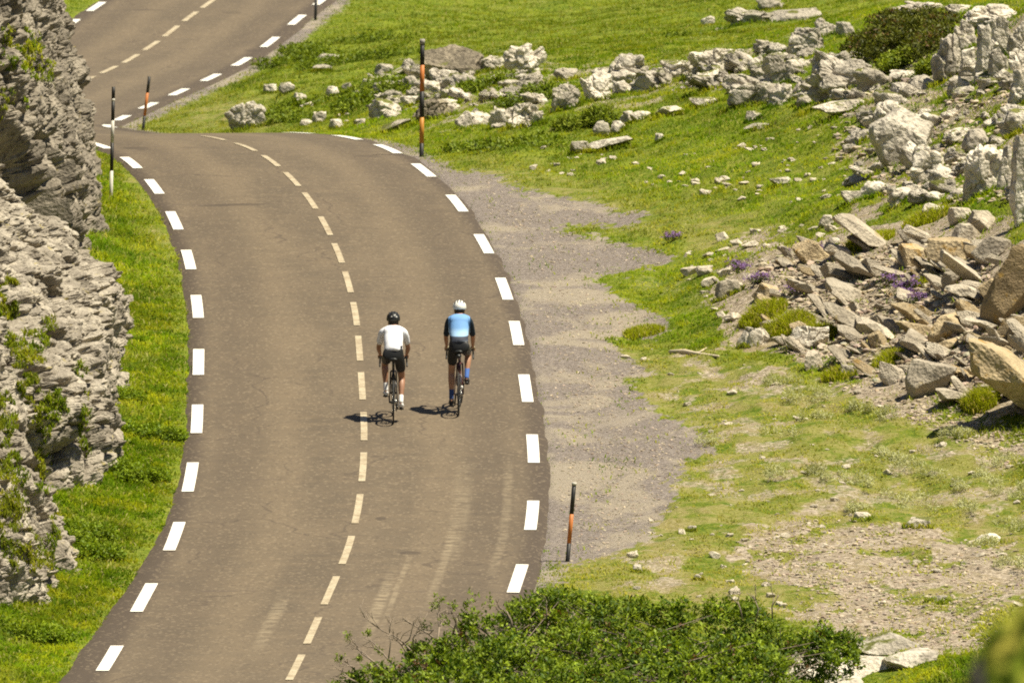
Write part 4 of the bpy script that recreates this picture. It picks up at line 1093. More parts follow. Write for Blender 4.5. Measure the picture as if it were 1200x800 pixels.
def blades(name, x, y, z, h, wd, colr, label, cat='grass', per=1, lean=(0.25, 1.0), parent=None, kind='stuff'):
    n = len(x)
    a = rng.uniform(0, 2 * math.pi, n); l = rng.uniform(lean[0], lean[1], n)
    dirx, diry = np.cos(a), np.sin(a)
    b = a + math.pi / 2 + rng.normal(0, 0.5, n)
    wx, wy = np.cos(b) * wd / 2, np.sin(b) * wd / 2
    base = np.stack([x, y, z - 0.01], 1)
    up = np.stack([dirx * h * l * 0.35, diry * h * l * 0.35, h * 0.62], 1)
    tip = np.stack([dirx * h * l, diry * h * l, h * (1 - 0.25 * l)], 1)
    W = np.stack([wx, wy, wx * 0], 1)
    V = np.stack([base - W, base + W, base + up + W * 0.75, base + up - W * 0.75, base + tip], 1).reshape(-1, 3)
    k = np.arange(n)[:, None] * 5
    Q = np.concatenate([k, k + 1, k + 2, k + 3], 1); T = np.concatenate([k + 3, k + 2, k + 4], 1)
    C = np.repeat(colr, 5, 0)
    o = link(name, mesh_from(name, V, [Q, T], True, C), M_blade, parent)
    return tag(o, label, cat if parent is None else None, kind=kind)

def grass_field(n, ylo, yhi):
    """sampled so that blades lie about evenly over the picture"""
    out = []
    tries = int(n * 2.4)
    y = ylo + (yhi - ylo) * rng.uniform(0, 1, tries)
    half = 740.0 / F * y
    x = rng.uniform(-1, 1, tries) * half
    m = (road_dist(x, y) + 0.22 * fbm(np.stack([x * 1.5, y * 0.8, x * 0], 1), 3, 77) > rng.uniform(-0.22, 0.02, tries))
    return x[m][:n], y[m][:n]
GREEN = np.array([0.205, 0.31, 0.010]); DEEP = np.array([0.080, 0.165, 0.010]); YEL = np.array([0.42, 0.43, 0.022]); STRAW = np.array([0.52, 0.45, 0.19]); OLIVE = np.array([0.24, 0.29, 0.016])
def grass_colour(x, y, dry, px, py):
    P = np.stack([x * 0.8, y * 0.6, x * 0], 1)
    n1 = fbm(P, 4, 61) * 0.5 + 0.5; n2 = fbm(P * 3.3 + 7, 3, 62) * 0.5 + 0.5; n3 = fbm(P * 9 + 3, 2, 64) * 0.5 + 0.5
    f1 = smooth(0.38, 0.60, n1)[:, None]; f2 = smooth(0.48, 0.62, n2)[:, None]; f3 = smooth(0.50, 0.60, n3)[:, None]
    n4 = fbm(P * np.array([1.6, 2.2, 1]) + 21, 3, 66) * 0.5 + 0.5; f4 = smooth(0.54, 0.66, n4)[:, None]
    c = GREEN * (1 - f1) + OLIVE * f1
    c = c * (1 - 0.65 * f2) + YEL * 0.65 * f2
    c = c * (1 - 0.55 * f3) + DEEP * 0.55 * f3
    c = c * (1 - 0.7 * f4) + DEEP * 0.85 * 0.7 * f4
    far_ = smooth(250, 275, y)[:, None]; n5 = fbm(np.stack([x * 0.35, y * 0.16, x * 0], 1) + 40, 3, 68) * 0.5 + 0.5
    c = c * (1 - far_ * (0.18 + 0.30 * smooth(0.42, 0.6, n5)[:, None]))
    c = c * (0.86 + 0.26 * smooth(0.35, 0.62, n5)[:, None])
    d = np.clip(dry[:, None] * (0.35 + rng.uniform(0, 0.9, (len(x), 1))), 0, 0.85)
    c = c * (1 - d) + (STRAW * 0.55 + YEL * 0.45) * d
    r = rng.uniform(0, 1, (len(x), 1))
    c = np.where(r > 0.93, c * 0.35 + STRAW * 0.65, c)
    return np.clip(c * rng.uniform(0.70, 1.25, (len(x), 1)), 0.005, 0.6)

def sow(name, n, ylo, yhi, hrange, label):
    x, y = grass_field(n, ylo, yhi)
    z = H(x, y)
    g, b, d, near = covers(x, y, z)
    px, py = project(x, y, z)
    P = np.stack([x * 2.2, y * 0.8, x * 0], 1)
    tuft = fbm(P, 3, 71) * 0.5 + 0.5
    keep = (1 - np.clip(g * 1.6, 0, 1.0) * np.where(tuft > 0.60, 0.93, 0.995)) * (1 - 0.93 * b) * (1 - 0.9 * np.clip(d * 1.3, 0, 1) * smooth(0.56, 0.44, tuft)) * (1 - 0.6 * d) 
    keep = np.where((near > 0.3) & (x > Xc(y)) & (py < 640) , keep * 0.45, keep)
    m = rng.uniform(0, 1, len(x)) < keep
    x, y, z, d, px, py, tuft = x[m], y[m], z[m], d[m], px[m], py[m], tuft[m]
    left = (x < Xc(y)) & (y < 250)
    h = rng.uniform(*hrange, len(x)) * (0.55 + 0.9 * tuft) * np.where(left, 1.7, 1.0) * np.where(d > 0.5, 0.75, 1.0)
    verge = smooth(0.35, 0.0, road_dist(x, y)); h = h * (1 - 0.45 * verge)
    corner = smooth(1120, 1190, px + (py - 640) * 0.6) * smooth(700, 760, py); h = h * (1 + 1.2 * corner) * np.where((px > 860) & (px < 1105) & (py > 745), 0.6, 1.0)
    w_ = rng.uniform(0.012, 0.026, len(x)) * np.where(left, 1.2, 1.0)
    blades(name, x, y, z, h, w_, grass_colour(x, y, d, px, py), label, lean=(0.6, 1.9))
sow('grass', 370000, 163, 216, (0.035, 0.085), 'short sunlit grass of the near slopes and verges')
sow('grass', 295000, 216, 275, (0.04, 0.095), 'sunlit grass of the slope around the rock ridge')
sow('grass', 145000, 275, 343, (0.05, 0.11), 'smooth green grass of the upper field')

# longer grass round the feet of the rocks
fx, fy, fh = [], [], []
for (xc, hy, w_, dp) in ROCK_FEET:
    n = int(110 + 260 * w_)
    fx.append(xc + rng.uniform(-0.62, 0.62, n) * w_); fy.append(hy + rng.uniform(-0.35, 0.25, n) * max(dp, .3)); fh.append(rng.uniform(0.05, 0.17, n) * min(1.0, 0.45 + w_))
fx, fy, fh = map(np.concatenate, (fx, fy, fh)); fz = H(fx, fy)
g, b, d, near = covers(fx, fy, fz); px, py = project(fx, fy, fz)
m = (rng.uniform(0, 1, len(fx)) > np.where((py > 262) & (px > 880) & (py < 490), 0.93, 0.35 * b)) & (road_dist(fx, fy) > 0.05)
blades('grass', fx[m], fy[m], fz[m], fh[m], rng.uniform(0.012, 0.026, m.sum()), grass_colour(fx[m], fy[m], d[m] * 0.5, px[m], py[m]), 'longer grass growing round the feet of the rocks', lean=(0.4, 1.3))

# grassy patches on the cliff
def cliff_points(n, centres):
    A = np.concatenate(CLIFF_V); px, py = project(A[:, 0], A[:, 1], A[:, 2])
    X_, Y_, Z_ = [], [], []
    for cx, cy, rx, ry, k in centres:
        m = np.where((np.abs(px - cx) < rx) & (np.abs(py - cy) < ry))[0]
        if len(m) == 0: continue
        # keep only the nearest layer in a coarse pixel grid
        key = (px[m] // 3).astype(int) * 10000 + (py[m] // 3).astype(int)
        o_ = np.lexsort((A[m, 1], key)); u, first = np.unique(key[o_], return_index=True)
        f_ = m[o_[first]]
        w_ = ((px[f_] - cx) / rx) ** 2 + ((py[f_] - cy) / ry) ** 2 + 2.6 * fbm(A[f_] * 4.5, 3, 5)
        f_ = f_[w_ < 0.55]
        if len(f_) == 0: continue
        k = int(k * 0.62); q = rng.choice(f_, k)
        j = rng.normal(0, 0.02, (k, 3))
        X_.append(A[q] + j)
    return np.concatenate(X_)
cp = cliff_points(0, [(20, 60, 30, 26, 2600), (45, 85, 20, 18, 900), (12, 120, 20, 20, 700), (8, 340, 14, 16, 1100), (10, 365, 14, 16, 900), (32, 408, 24, 24, 2600), (34, 455, 14, 18, 1100), (62, 478, 18, 22, 1800),
                      (10, 580, 26, 60, 4200), (50, 520, 10, 60, 1400), (30, 650, 26, 24, 1600), (62, 640, 8, 40, 900), (5, 500, 14, 40, 1400), (100, 500, 8, 40, 700), (96, 430, 8, 14, 260), (60, 380, 12, 8, 260)])
h = rng.uniform(0.035, 0.10, len(cp)); gcol = grass_colour(cp[:, 0], cp[:, 1], np.full(len(cp), 0.12), None, None)
blades('ledge_grass', cp[:, 0], cp[:, 1], cp[:, 2], h, rng.uniform(0.014, 0.028, len(cp)), gcol, 'grass growing in cracks and on ledges of the cliff', lean=(0.4, 1.2))

# ------------------------------------------------------------------ leafy plants
N = NT('leaf')
vc = N.n('ShaderNodeVertexColor', layer_name='Col').outputs[0]
pb = N.n('ShaderNodeBsdfPrincipled', inp={'Base Color': vc, 'Roughness': 0.55, 'Specular IOR Level': 0.18})
t_ = N.n('ShaderNodeBsdfTranslucent', inp={'Color': N.mix(1.0, vc, (1.1, 1.1, 0.35), 'MULTIPLY')})
mx = N.n('ShaderNodeMixShader', inp={0: 0.30, 1: pb.outputs[0], 2: t_.outputs[0]})
N.t.links.new(mx.outputs[0], N.n('ShaderNodeOutputMaterial').inputs[0])
M_leaf = N.m
M_twig = plain('twig_bark', (0.20, 0.155, 0.115), 0.9, 0.3, 20)
M_twigdead = plain('dead_twig', (0.30, 0.235, 0.175), 0.9, 0.25, 20)

def rosettes(C, Nn, per, ll, lw, cols, spread=(0.5, 1.25)):
    """C: centres, Nn: shoot directions; returns leaf quads (4 verts, folded) and colours"""
    n = len(C)
    Nn = Nn / np.linalg.norm(Nn, axis=1)[:, None]
    ref = np.where(np.abs(Nn[:, 2:3]) < 0.9, np.array([[0, 0, 1.0]]), np.array([[1.0, 0, 0]]))
    u = np.cross(ref, Nn); u /= np.linalg.norm(u, axis=1)[:, None]; w_ = np.cross(Nn, u)
    Vs, Cs = [], []
    for k in range(per):
        a = 2 * math.pi * k / per + rng.uniform(-0.5, 0.5, n)
        e = rng.uniform(spread[0], spread[1], n)
        d = (u * np.cos(a)[:, None] + w_ * np.sin(a)[:, None]) * np.sin(e)[:, None] + Nn * np.cos(e)[:, None]
        s = np.cross(d, Nn) + rng.normal(0, 0.25, (n, 3)); s /= np.linalg.norm(s, axis=1)[:, None] + 1e-9
        L = ll * rng.uniform(0.65, 1.25, (n, 1)); W = lw * rng.uniform(0.7, 1.2, (n, 1))
        b = C + d * L * 0.05 + rng.normal(0, ll * 0.25, (n, 3)) + Nn * rng.uniform(-0.8, 0.5, (n, 1)) * ll
        up_ = np.cross(s, d)
        v = np.stack([b, b + d * L * 0.5 + s * W * 0.5 + up_ * W * 0.15, b + d * L - up_ * L * 0.12, b + d * L * 0.5 - s * W * 0.5 + up_ * W * 0.15], 1)
        Vs.append(v); Cs.append(np.repeat((cols * rng.uniform(0.7, 1.35, (n, 1)))[:, None, :], 4, 1))
    V = np.stack(Vs, 1).reshape(-1, 3); C_ = np.stack(Cs, 1).reshape(-1, 3)
    Q = np.arange(len(V)).reshape(-1, 4)
    return V, Q, np.clip(C_, 0.003, 0.8)

def lobes_points(lobes, n, inner=0.55):
    L = np.array(lobes); area = (L[:, 3] * L[:, 4] + L[:, 3] * L[:, 5]) 
    k = rng.choice(len(L), n, p=area / area.sum())
    d = rng.normal(size=(n, 3)); d /= np.linalg.norm(d, axis=1)[:, None]; d[:, 2] = np.abs(d[:, 2]) * np.where(rng.uniform(0, 1, n) < 0.75, 1, -0.35)
    r = 1 - (1 - inner) * rng.uniform(0, 1, n) ** 2.4
    P = L[k, :3] + d * L[k, 3:6] * r[:, None]
    keep = np.ones(n, bool)
    for j in range(len(L)):
        q = ((P - L[j, :3]) / L[j, 3:6]); keep &= ~(((q ** 2).sum(1) < inner ** 2) & (k != j))
    return P[keep], d[keep]

def bushy(name, label, cat, lobes, n, per, ll, lw, c0, c1, z0=None, group=None, twigs=40, gap=0.35, rust=0.0):
    L = np.array(lobes, float)
    base = (L[:, 0].mean(), L[:, 1].mean(), (L[:, 2].min() - 0.05) if z0 is None else z0)
    root = thing(name, label, cat, base, 0, group)
    P, d = lobes_points(lobes, n)
    hole = fbm(P * 2.6 / max(0.5, L[:, 3].max()), 3, 91) * 0.5 + 0.5 + 0.35 * (fbm(P * 7.0, 2, 92))
    m = hole > gap
    P, d = P[m], d[m]
    nn = d * 0.55 + np.array([0, 0, 0.75]) + rng.normal(0, 0.28, d.shape)
    f = rng.uniform(0, 1, (len(P), 1)) ** 1.3
    tone = (fbm(P * 2.2, 3, 95) * 0.5 + 0.5)[:, None]
    cols = np.array(c0) * (1 - f) + np.array(c1) * f
    cols = cols * (0.7 + 0.6 * tone)
    if rust: cols = np.where(rng.uniform(0, 1, (len(P), 1)) < rust, np.array([[0.15, 0.085, 0.035]]), cols)
    V, Q, C_ = rosettes(P - np.array(base), nn, per, ll, lw, cols)
    link('foliage', mesh_from('foliage', V, Q, True, C_), M_leaf, root)
    if twigs:
        tb = MB()
        for k in rng.integers(0, len(P), twigs):
            e = Vector(P[k] - np.array(base)); j = rng.integers(0, len(L))
            s = Vector(L[j, :3] - np.array(base)); s = Vector((s.x * 0.8 + e.x * 0.2, s.y * 0.8 + e.y * 0.2, 0.0))
            mid_ = s.lerp(e, 0.55) + Vector((random.gauss(0, .08), random.gauss(0, .08), 0.08))
            tb.tube([s, mid_, e], [0.014, 0.009, 0.004], 5)
        tb.build('branches', M_twig, root)
    return root, P, base

# the big shrub at the bottom
lob = []
def lobe(px, ptop, Y, rx, rz, ry=None):
    p = pt(px, ptop, Y); lob.append((p[0], Y, p[2] - rz, rx, ry or rx * 1.1, rz))
for a in ((668, 690, 170.0, 0.66, 0.72), (620, 702, 169.5, 0.55, 0.65), (570, 728, 168.5, 0.52, 0.6), (525, 755, 167.5, 0.55, 0.6), (470, 778, 167.0, 0.55, 0.55), (420, 792, 166.6, 0.5, 0.5),
          (720, 702, 170.2, 0.6, 0.7), (770, 712, 170.5, 0.55, 0.65), (820, 704, 170.6, 0.6, 0.7), (872, 707, 170.8, 0.6, 0.7), (920, 724, 171.0, 0.6, 0.65), (962, 742, 171.0, 0.42, 0.5), (986, 750, 171.0, 0.26, 0.35),
          (600, 745, 167.0, 0.7, 0.6), (680, 735, 167.5, 0.8, 0.7), (760, 742, 167.5, 0.8, 0.7), (840, 742, 168.0, 0.8, 0.7), (892, 756, 168.8, 0.55, 0.6),
          (560, 782, 165.5, 0.8, 0.6), (650, 776, 165.5, 0.8, 0.6), (740, 780, 165.5, 0.8, 0.6), (820, 782, 166, 0.8, 0.6), (860, 792, 166.5, 0.5, 0.5), (480, 800, 165, 0.7, 0.5)): lobe(*a)
for j in range(150):
    L0 = lob[random.randrange(24)]; a_ = random.uniform(0, 2 * math.pi); e_ = random.uniform(0.15, 1.3)
    d0 = (math.cos(a_) * math.cos(e_), math.sin(a_) * math.cos(e_) , math.sin(e_)); r0 = random.uniform(0.13, 0.26)
    lob.append((L0[0] + d0[0] * L0[3] * 0.95, L0[1] + d0[1] * L0[4] * 0.95, L0[2] + d0[2] * L0[5] * 0.95, r0, r0, r0 * 0.8))
shrub, SP_, SB = bushy('shrub', 'big dark green shrub with bare twigs at its left end beside the road', 'shrub', lob, 17000, 7, 0.076, 0.034,
                       (0.04, 0.085, 0.008), (0.29, 0.37, 0.028), twigs=300, gap=0.44, rust=0.02)
def twig(dead, p, d, l, r, dep):
    q = p + d * l
    m_ = p.lerp(q, 0.5) + Vector((random.gauss(0, l * .07), random.gauss(0, l * .07), random.gauss(0, l * .07)))
    dead.tube([p, m_, q], [r, r * 0.85, r * 0.65], 5)
    if dep > 0:
        for k in range(random.choice((2, 2, 3))):
            e = (d + Vector((random.gauss(0, .5), random.gauss(0, .5), random.gauss(0.05, .4)))).normalized()
            twig(dead, m_.lerp(q, random.uniform(0, 1)), e, l * random.uniform(.5, .8), r * 0.62, dep - 1)
sbv = Vector(SB)
tips = []
for (bx, by, tx_, ty_, Yb) in ((500, 790, 448, 722, 167.4), (470, 792, 430, 742, 167.0), (520, 770, 512, 712, 167.8), (540, 765, 478, 728, 168.0), (430, 800, 400, 768, 166.8), (560, 750, 500, 735, 168.4), (600, 735, 590, 705, 168.6), (420, 800, 392, 782, 166.6), (480, 780, 462, 735, 167.6), (530, 745, 540, 712, 168.2), (450, 790, 412, 752, 167.2), (575, 745, 545, 722, 168.5)):
    a = Vector(pt(bx, by, Yb)); b = Vector(pt(tx_, ty_, Yb + random.uniform(-.2, .3)))
    v = b - a
    dead = MB(); twig(dead, a - sbv, v.normalized(), v.length * 0.62, 0.016, 3); dead.build('bare_twig', M_twigdead, shrub)
for (bx, by, tx_, ty_, Yb) in ((870, 725, 862, 695, 170.0), (905, 725, 908, 688, 170.4), (885, 728, 885, 692, 170.2), (640, 725, 640, 700, 168.8), (665, 740, 672, 712, 168.4)):
    a = Vector(pt(bx, by, Yb)); b = Vector(pt(tx_, ty_, Yb)); v = b - a
    dead = MB(); twig(dead, a - sbv, v.normalized(), v.length * 0.7, 0.011, 2); dead.build('bare_twig', M_twigdead, shrub)
# leaf tufts at the ends of the bare twigs
tp = np.array([pt(x_, y_, 167.6) for x_, y_ in ((408, 746), (432, 740), (515, 703), (512, 712), (530, 708), (545, 710), (555, 700), (575, 706), (445, 762), (420, 770), (500, 735), (520, 725), (398, 774), (560, 722))])
tp = np.repeat(tp, 5, 0) + rng.normal(0, 0.035, (len(tp) * 5, 3)) - np.array(SB)
V, Q, C_ = rosettes(tp, np.array([[0, 0, 1.0]]) + rng.normal(0, 0.3, tp.shape), 8, 0.055, 0.026, np.array([[0.20, 0.26, 0.03]]) * rng.uniform(.7, 1.2, (len(tp), 1)))
link('twig_leaves', mesh_from('twig_leaves', V, Q, True, C_), M_leaf, shrub)

def ground_lobes(px, py, rx, rz, n=4, spread=0.8):
    h_ = hit(px, py); out = []
    for k in range(n):
        x = h_[0] + random.uniform(-1, 1) * rx * spread; y = h_[1] + random.uniform(-1, 1) * rx * spread + rx * 0.6
        s = random.uniform(0.6, 1.0)
        out.append((x, y, float(H(x, y)[0]) + rz * 0.15 * s, rx * 0.75 * s, rx * 0.8 * s, rz * 0.85 * s))
    return out
# dark shrub on the upper right outcrop
lob2 = []
for (px, py, rx, rz) in ((1012, 60, .38, .42), (1035, 66, .5, .55), (1062, 70, .55, .6), (1090, 66, .5, .55), (1112, 50, .35, .4), (1030, 50, .5, .5), (1058, 48, .6, .6), (1085, 46, .55, .55), (1048, 34, .45, .4), (1078, 32, .5, .4), (1104, 34, .4, .35)):
    h_ = hit(px, py); lob2.append((h_[0], h_[1] + rx * 0.4, h_[2] + rz * 0.05, rx * 1.15, rx, rz * random.uniform(.55, .85)))
bushy('shrub', 'dark olive shrub nestled under the ledge at the top right', 'shrub', lob2, 5200, 6, 0.085, 0.040, (0.045, 0.055, 0.008), (0.15, 0.16, 0.02), twigs=40, gap=0.44, rust=0.08)
for px, py, rx, rz, lb in ((1060, 78, 0.5, 0.30, 'bright green low plants below the dark shrub'), (1095, 88, 0.35, 0.25, 'yellow green low plants beside the cave boulder'), (690, 148, 0.5, 0.35, 'green turf cushion over the dark hollow of the mossy mound')):
    bushy('low_plant', lb, 'plant', ground_lobes(px, py, rx, rz), 900, 5, 0.07, 0.035, (0.12, 0.17, 0.012), (0.27, 0.31, 0.025), twigs=0, gap=0.2)
# herbs along the left verge and behind the crest
for px, py, rx, rz, n_, lb in ((165, 512, 0.42, 0.32, 1500, 'leafy dark green herb on the left verge against the cliff spur'),
                               (152, 562, 0.40, 0.32, 1400, 'leafy green herb clump at the foot of the cliff spur\'s block'),
                               (85, 650, 0.40, 0.36, 1400, 'green herb clump hiding the right foot of the nearest cliff rock'),
                               (30, 752, 0.42, 0.36, 1900, 'dark green herb bed in the bottom left corner'),
                               (105, 628, 0.30, 0.25, 800, 'small leafy herb right of the nearest cliff rock'),
                               (155, 470, 0.25, 0.22, 600, 'small herb right beneath the bulge of the cliff spur')):
    bushy('herb_clump', lb, 'plant', ground_lobes(px, py, rx, rz * 0.7, 7, 1.3), n_, 6, 0.062, 0.028, (0.11, 0.18, 0.008), (0.27, 0.34, 0.018), twigs=0, gap=0.40)
for px, py, rx, rz, n_, lb in ((345, 74, 0.7, 0.22, 600, 'dark green low patch right of the upper road, left of the white flat stones'),
                               (425, 74, 0.9, 0.22, 700, 'dark green low patch in the field right of the white flat stones'),
                               (405, 54, 1.0, 0.20, 700, 'dark green patch of plants upslope of the white flat stones'),
                               (400, 130, 0.9, 0.30, 1200, 'dark green herbs behind the road crest'),
                               (440, 122, 0.6, 0.28, 800, 'dark green herbs between the crest stones and the ridge'),
                               (336, 135, 0.55, 0.25, 600, 'green herbs near the boulder at the road dip'),
                               (562, 112, 0.5, 0.25, 500, 'green plants on the ridge right of the tall pole'),
                               (632, 118, 0.5, 0.30, 600, 'dark green plant in the gap left of the square grey block'),
                               (575, 178, 0.8, 0.14, 600, 'low dark green plants on the slope below the ridge'),
                               (800, 46, 0.3, 0.2, 200, 'tiny dark bush alone in the upper field')):
    bushy('low_bush', lb, 'bush', ground_lobes(px, py, rx, rz, 7, 1.3), n_, 6, 0.09, 0.045, (0.10, 0.15, 0.010), (0.23, 0.28, 0.02), twigs=0, gap=0.40)

# bright grass tussocks by the rocks
def tussock(px, py, rx, h, n, label, group=None, col=(0.33, 0.37, 0.02), name='grass_tussock'):
    c = hit(px, py)
    a = rng.uniform(0, 2 * math.pi, n); r = rx * np.sqrt(rng.uniform(0, 1, n))
    x = c[0] + r * np.cos(a); y = c[1] + rx + r * np.sin(a) * 1.4
    z = H(x, y) 
    root = thing(name, label, 'grass tussock', (c[0], c[1] + rx, float(c[2])), 0, group)
    hh = h * rng.uniform(0.5, 1.1, n) * (1 - 0.5 * (r / rx) ** 2)
    colr = np.array([col]) * rng.uniform(0.6, 1.3, (n, 1)) * np.array([[1, 1, 1]])
    st_ = rng.uniform(0, 1, (n, 1)) > 0.85; colr = np.where(st_, STRAW, colr)
    o = blades('blades', x - c[0], y - c[1] - rx, z - c[2], hh, rng.uniform(0.012, 0.024, n), colr, None, parent=root, kind=None, lean=(0.2, 0.9))
for px, py, rx, h, n, lb in ((925, 392, 0.42, 0.38, 2600, 'bright yellow green tussock behind the white knobbly rock'), (960, 400, 0.30, 0.32, 1500, 'bright tussock right of the white knobbly rock'), (895, 378, 0.40, 0.3, 2000, 'bright tussock left of the white knobbly rock'),
                             (1020, 290, 0.42, 0.28, 2200, 'bright grass patch under the long mossy slab'), (1150, 478, 0.30, 0.36, 1500, 'yellow green tussock at the foot of the huge tan block'), (985, 446, 0.30, 0.25, 1200, 'grass tussock at the lower left corner of the scree'),
                             (1040, 432, 0.28, 0.25, 900, 'green tussock growing between stones low in the scree'), (1084, 332, 0.18, 0.2, 600, 'small yellow tussock in the middle of the scree'), (755, 395, 0.35, 0.2, 1200, 'grass tussock at the edge of the gravel'),
                             (1090, 258, 0.45, 0.28, 2000, 'bright grass patch between scree and rubble'), (1175, 22, 0.35, 0.2, 700, 'yellow grass tuft on the top right rock')):
    tussock(px, py, rx, h, n, lb)
# grey green thistly plants of the dry ground
for k, (px, py) in enumerate([(908, 452), (948, 465), (955, 490), (1010, 482), (1035, 486), (962, 556), (985, 560), (1045, 534), (1065, 540), (1180, 548), (1165, 575), (1190, 580), (1050, 578), (1090, 588), (940, 470), (925, 512), (1120, 512), (1140, 600), (1185, 612), (1080, 552), (1160, 640), (1190, 660), (915, 556), (1005, 606), (830, 520), (1128, 570)]):
    h_ = hit(px, py)
    bushy('silvery_plant', 'small silvery grey green tufted plant on the dry lower right slope', 'plant', [(h_[0] + random.gauss(0, .16), h_[1] + random.gauss(0, .5), h_[2] + random.uniform(-.02, .03), random.uniform(.06, .22), random.uniform(.1, .3), random.uniform(.05, .17)) for _ in range(random.randint(2, 6))], random.randint(130, 330), 6, 0.05, 0.012, (0.34, 0.35, 0.17), (0.56, 0.55, 0.33), group='silvery plants of the dry slope', twigs=0, gap=0.36)
# purple flowers
for k, (px, py) in enumerate([(868, 315), (862, 310), (888, 340), (895, 342), (1044, 332), (1058, 340), (1062, 346), (1075, 351), (960, 300), (944, 297), (1072, 337), (788, 287), (930, 345)]):
    h_ = hit(px, py)
    root = thing('purple_flower', 'small clump of purple flowers among the scree stones', 'flowers', h_, 0, 'purple flower clumps')
    n = 45
    C = rng.normal(0, 1, (n, 3)) * np.array([0.09, 0.10, 0.03]) + np.array([0, 0.05, 0.10])
    V, Q, C_ = rosettes(C, rng.normal(0, 0.4, (n, 3)) + np.array([0, -0.2, 1.0]), 6, 0.034, 0.024, np.array([[0.26, 0.15, 0.38]]) * np.ones((n, 1)))
    link('blossoms', mesh_from('blossoms', V, Q, True, C_), M_leaf, root)
    C = rng.normal(0, 1, (30, 3)) * np.array([0.08, 0.08, 0.02]) + np.array([0, 0.05, 0.04])
    V, Q, C_ = rosettes(C, rng.normal(0, 0.5, (30, 3)) + np.array([0, 0, 1.0]), 5, 0.07, 0.02, np.array([[0.09, 0.12, 0.02]]) * np.ones((30, 1)))
    link('leaves', mesh_from('leaves', V, Q, True, C_), M_leaf, root)
# a bleached stick
h0, h1 = hit(786, 412), hit(842, 424)
sb = MB(); v = Vector(h1 - h0)
sb.tube([Vector((0, 0, .03)), v * 0.3 + Vector((0, .1, .06)), v * 0.6 + Vector((0, -.1, .05)), v + Vector((0, 0, .04))], [0.05, 0.045, 0.035, 0.02], 8)
sb.tube([v * 0.55 + Vector((0, 0, .05)), v * 0.7 + Vector((0.05, .5, .12))], [0.025, 0.01], 6)
tag(sb.build('dead_branch', plain('bleached_wood', (0.62, 0.52, 0.36), 0.85, 0.2, 12), None, loc=h0), 'bleached branch lying on the grass right of the gravel', 'branch')
# ------------------------------------------------------------------ snow poles
M_pblack = plain('pole_black', (0.022, 0.020, 0.018), 0.55, 0.3)
M_porange = plain('pole_orange', (0.55, 0.175, 0.035), 0.55, 0.2, 12)
M_pamber = plain('pole_amber', (0.55, 0.235, 0.03), 0.55, 0.2, 12)
M_pwhite = plain('pole_white', (0.62, 0.58, 0.50), 0.55, 0.15, 12)
M_pgrey = plain('pole_grey', (0.33, 0.30, 0.26), 0.6, 0.2, 12)
def pole(label, base_px, top_px, bands, r=0.031, base=None, group='snow poles along the road'):
    b = hit(*base_px) if base is None else base
    Y = b[1]; sc_ = Y / F
    t = pt(top_px[0], top_px[1], Y)
    v = Vector((t[0] - b[0], 0.02, t[2] - b[2])); L = v.length; v.normalize()
    root = thing('snow_pole', label, 'snow pole', b, 0, group)
    prev = -0.25 / L
    m = MB()
    for f0, f1, nm, mat in bands:
        s = MB(); a0 = f0 if f0 > 0 else prev
        s.tube([v * (L * a0), v * (L * f1)], r if nm != 'cap' else r * 1.15, 14)
        s.build(nm, mat, root)
    return root
g_ = None
pole('leaning snow pole with black and white bands beside the cliff', (130, 233), (133, 102), [(0, .25, 'white_band', M_pwhite), (.25, .50, 'black_band', M_pblack), (.50, .70, 'white_band', M_pwhite), (.70, .87, 'black_band', M_pblack), (.87, .895, 'reflector', M_pwhite), (.895, 1, 'black_band', M_pblack)])
b_ = pt(167.5, 152, 272.5); b_[2] = float(H(b_[0], 272.5)[0])
pole('thin snow pole with one orange band at the road dip', None, (175, 90), [(0, .27, 'black_band', M_pblack), (.27, .70, 'orange_band', M_porange), (.70, 1, 'black_band', M_pblack)], base=b_, r=0.031)
pole('tall snow pole with two orange bands on the grass right of the crest', (494, 184), (495, 46), [(0, .115, 'black_band', M_pblack), (.115, .335, 'orange_band', M_pamber), (.335, .555, 'black_band', M_pblack), (.555, .78, 'orange_band', M_porange), (.78, .955, 'black_band', M_pblack), (.955, 1, 'cap', M_pgrey)], r=0.042)
pole('short snow pole with white tip and one orange band by the gravel lay-by', (665, 658), (673, 565), [(0, .23, 'black_band', M_pblack), (.23, .60, 'orange_band', M_porange), (.60, .965, 'black_band', M_pblack), (.965, 1, 'cap', M_pwhite)], r=0.031)
pole('dark snow pole cut off by the top edge beside the upper road', (369.5, 24), (372, -45), [(0, .42, 'black_band', M_pblack), (.42, .75, 'orange_band', M_porange), (.75, 1, 'black_band', M_pblack)], r=0.036)

# ------------------------------------------------------------------ cyclists
def skin_mesh(name, verts, edges, radii, root=0, sub=2):
    me = bpy.data.meshes.new(name)
    me.from_pydata([tuple(v) for v in verts], edges, [])
    o = bpy.data.objects.new(name + '_tmp', me); COL.objects.link(o)
    sk = o.modifiers.new('Skin', 'SKIN'); sk.use_smooth_shade = True
    ss = o.modifiers.new('Sub', 'SUBSURF'); ss.levels = sub; ss.render_levels = sub
    for i, r in enumerate(radii):
        d = me.skin_vertices[0].data[i]
        d.radius = r if hasattr(r, '__len__') else (r, r)
        d.use_root = (i == root)
    dg = bpy.context.evaluated_depsgraph_get()
    ev = o.evaluated_get(dg)
    m2 = bpy.data.meshes.new_from_object(ev)
    V = np.array([v.co[:] for v in m2.vertices]); Q = [tuple(p.vertices) for p in m2.polygons]
    bpy.data.objects.remove(o); bpy.data.meshes.remove(me); bpy.data.meshes.remove(m2)
    return V, [q for q in Q if len(q) == 4], [q for q in Q if len(q) == 3]

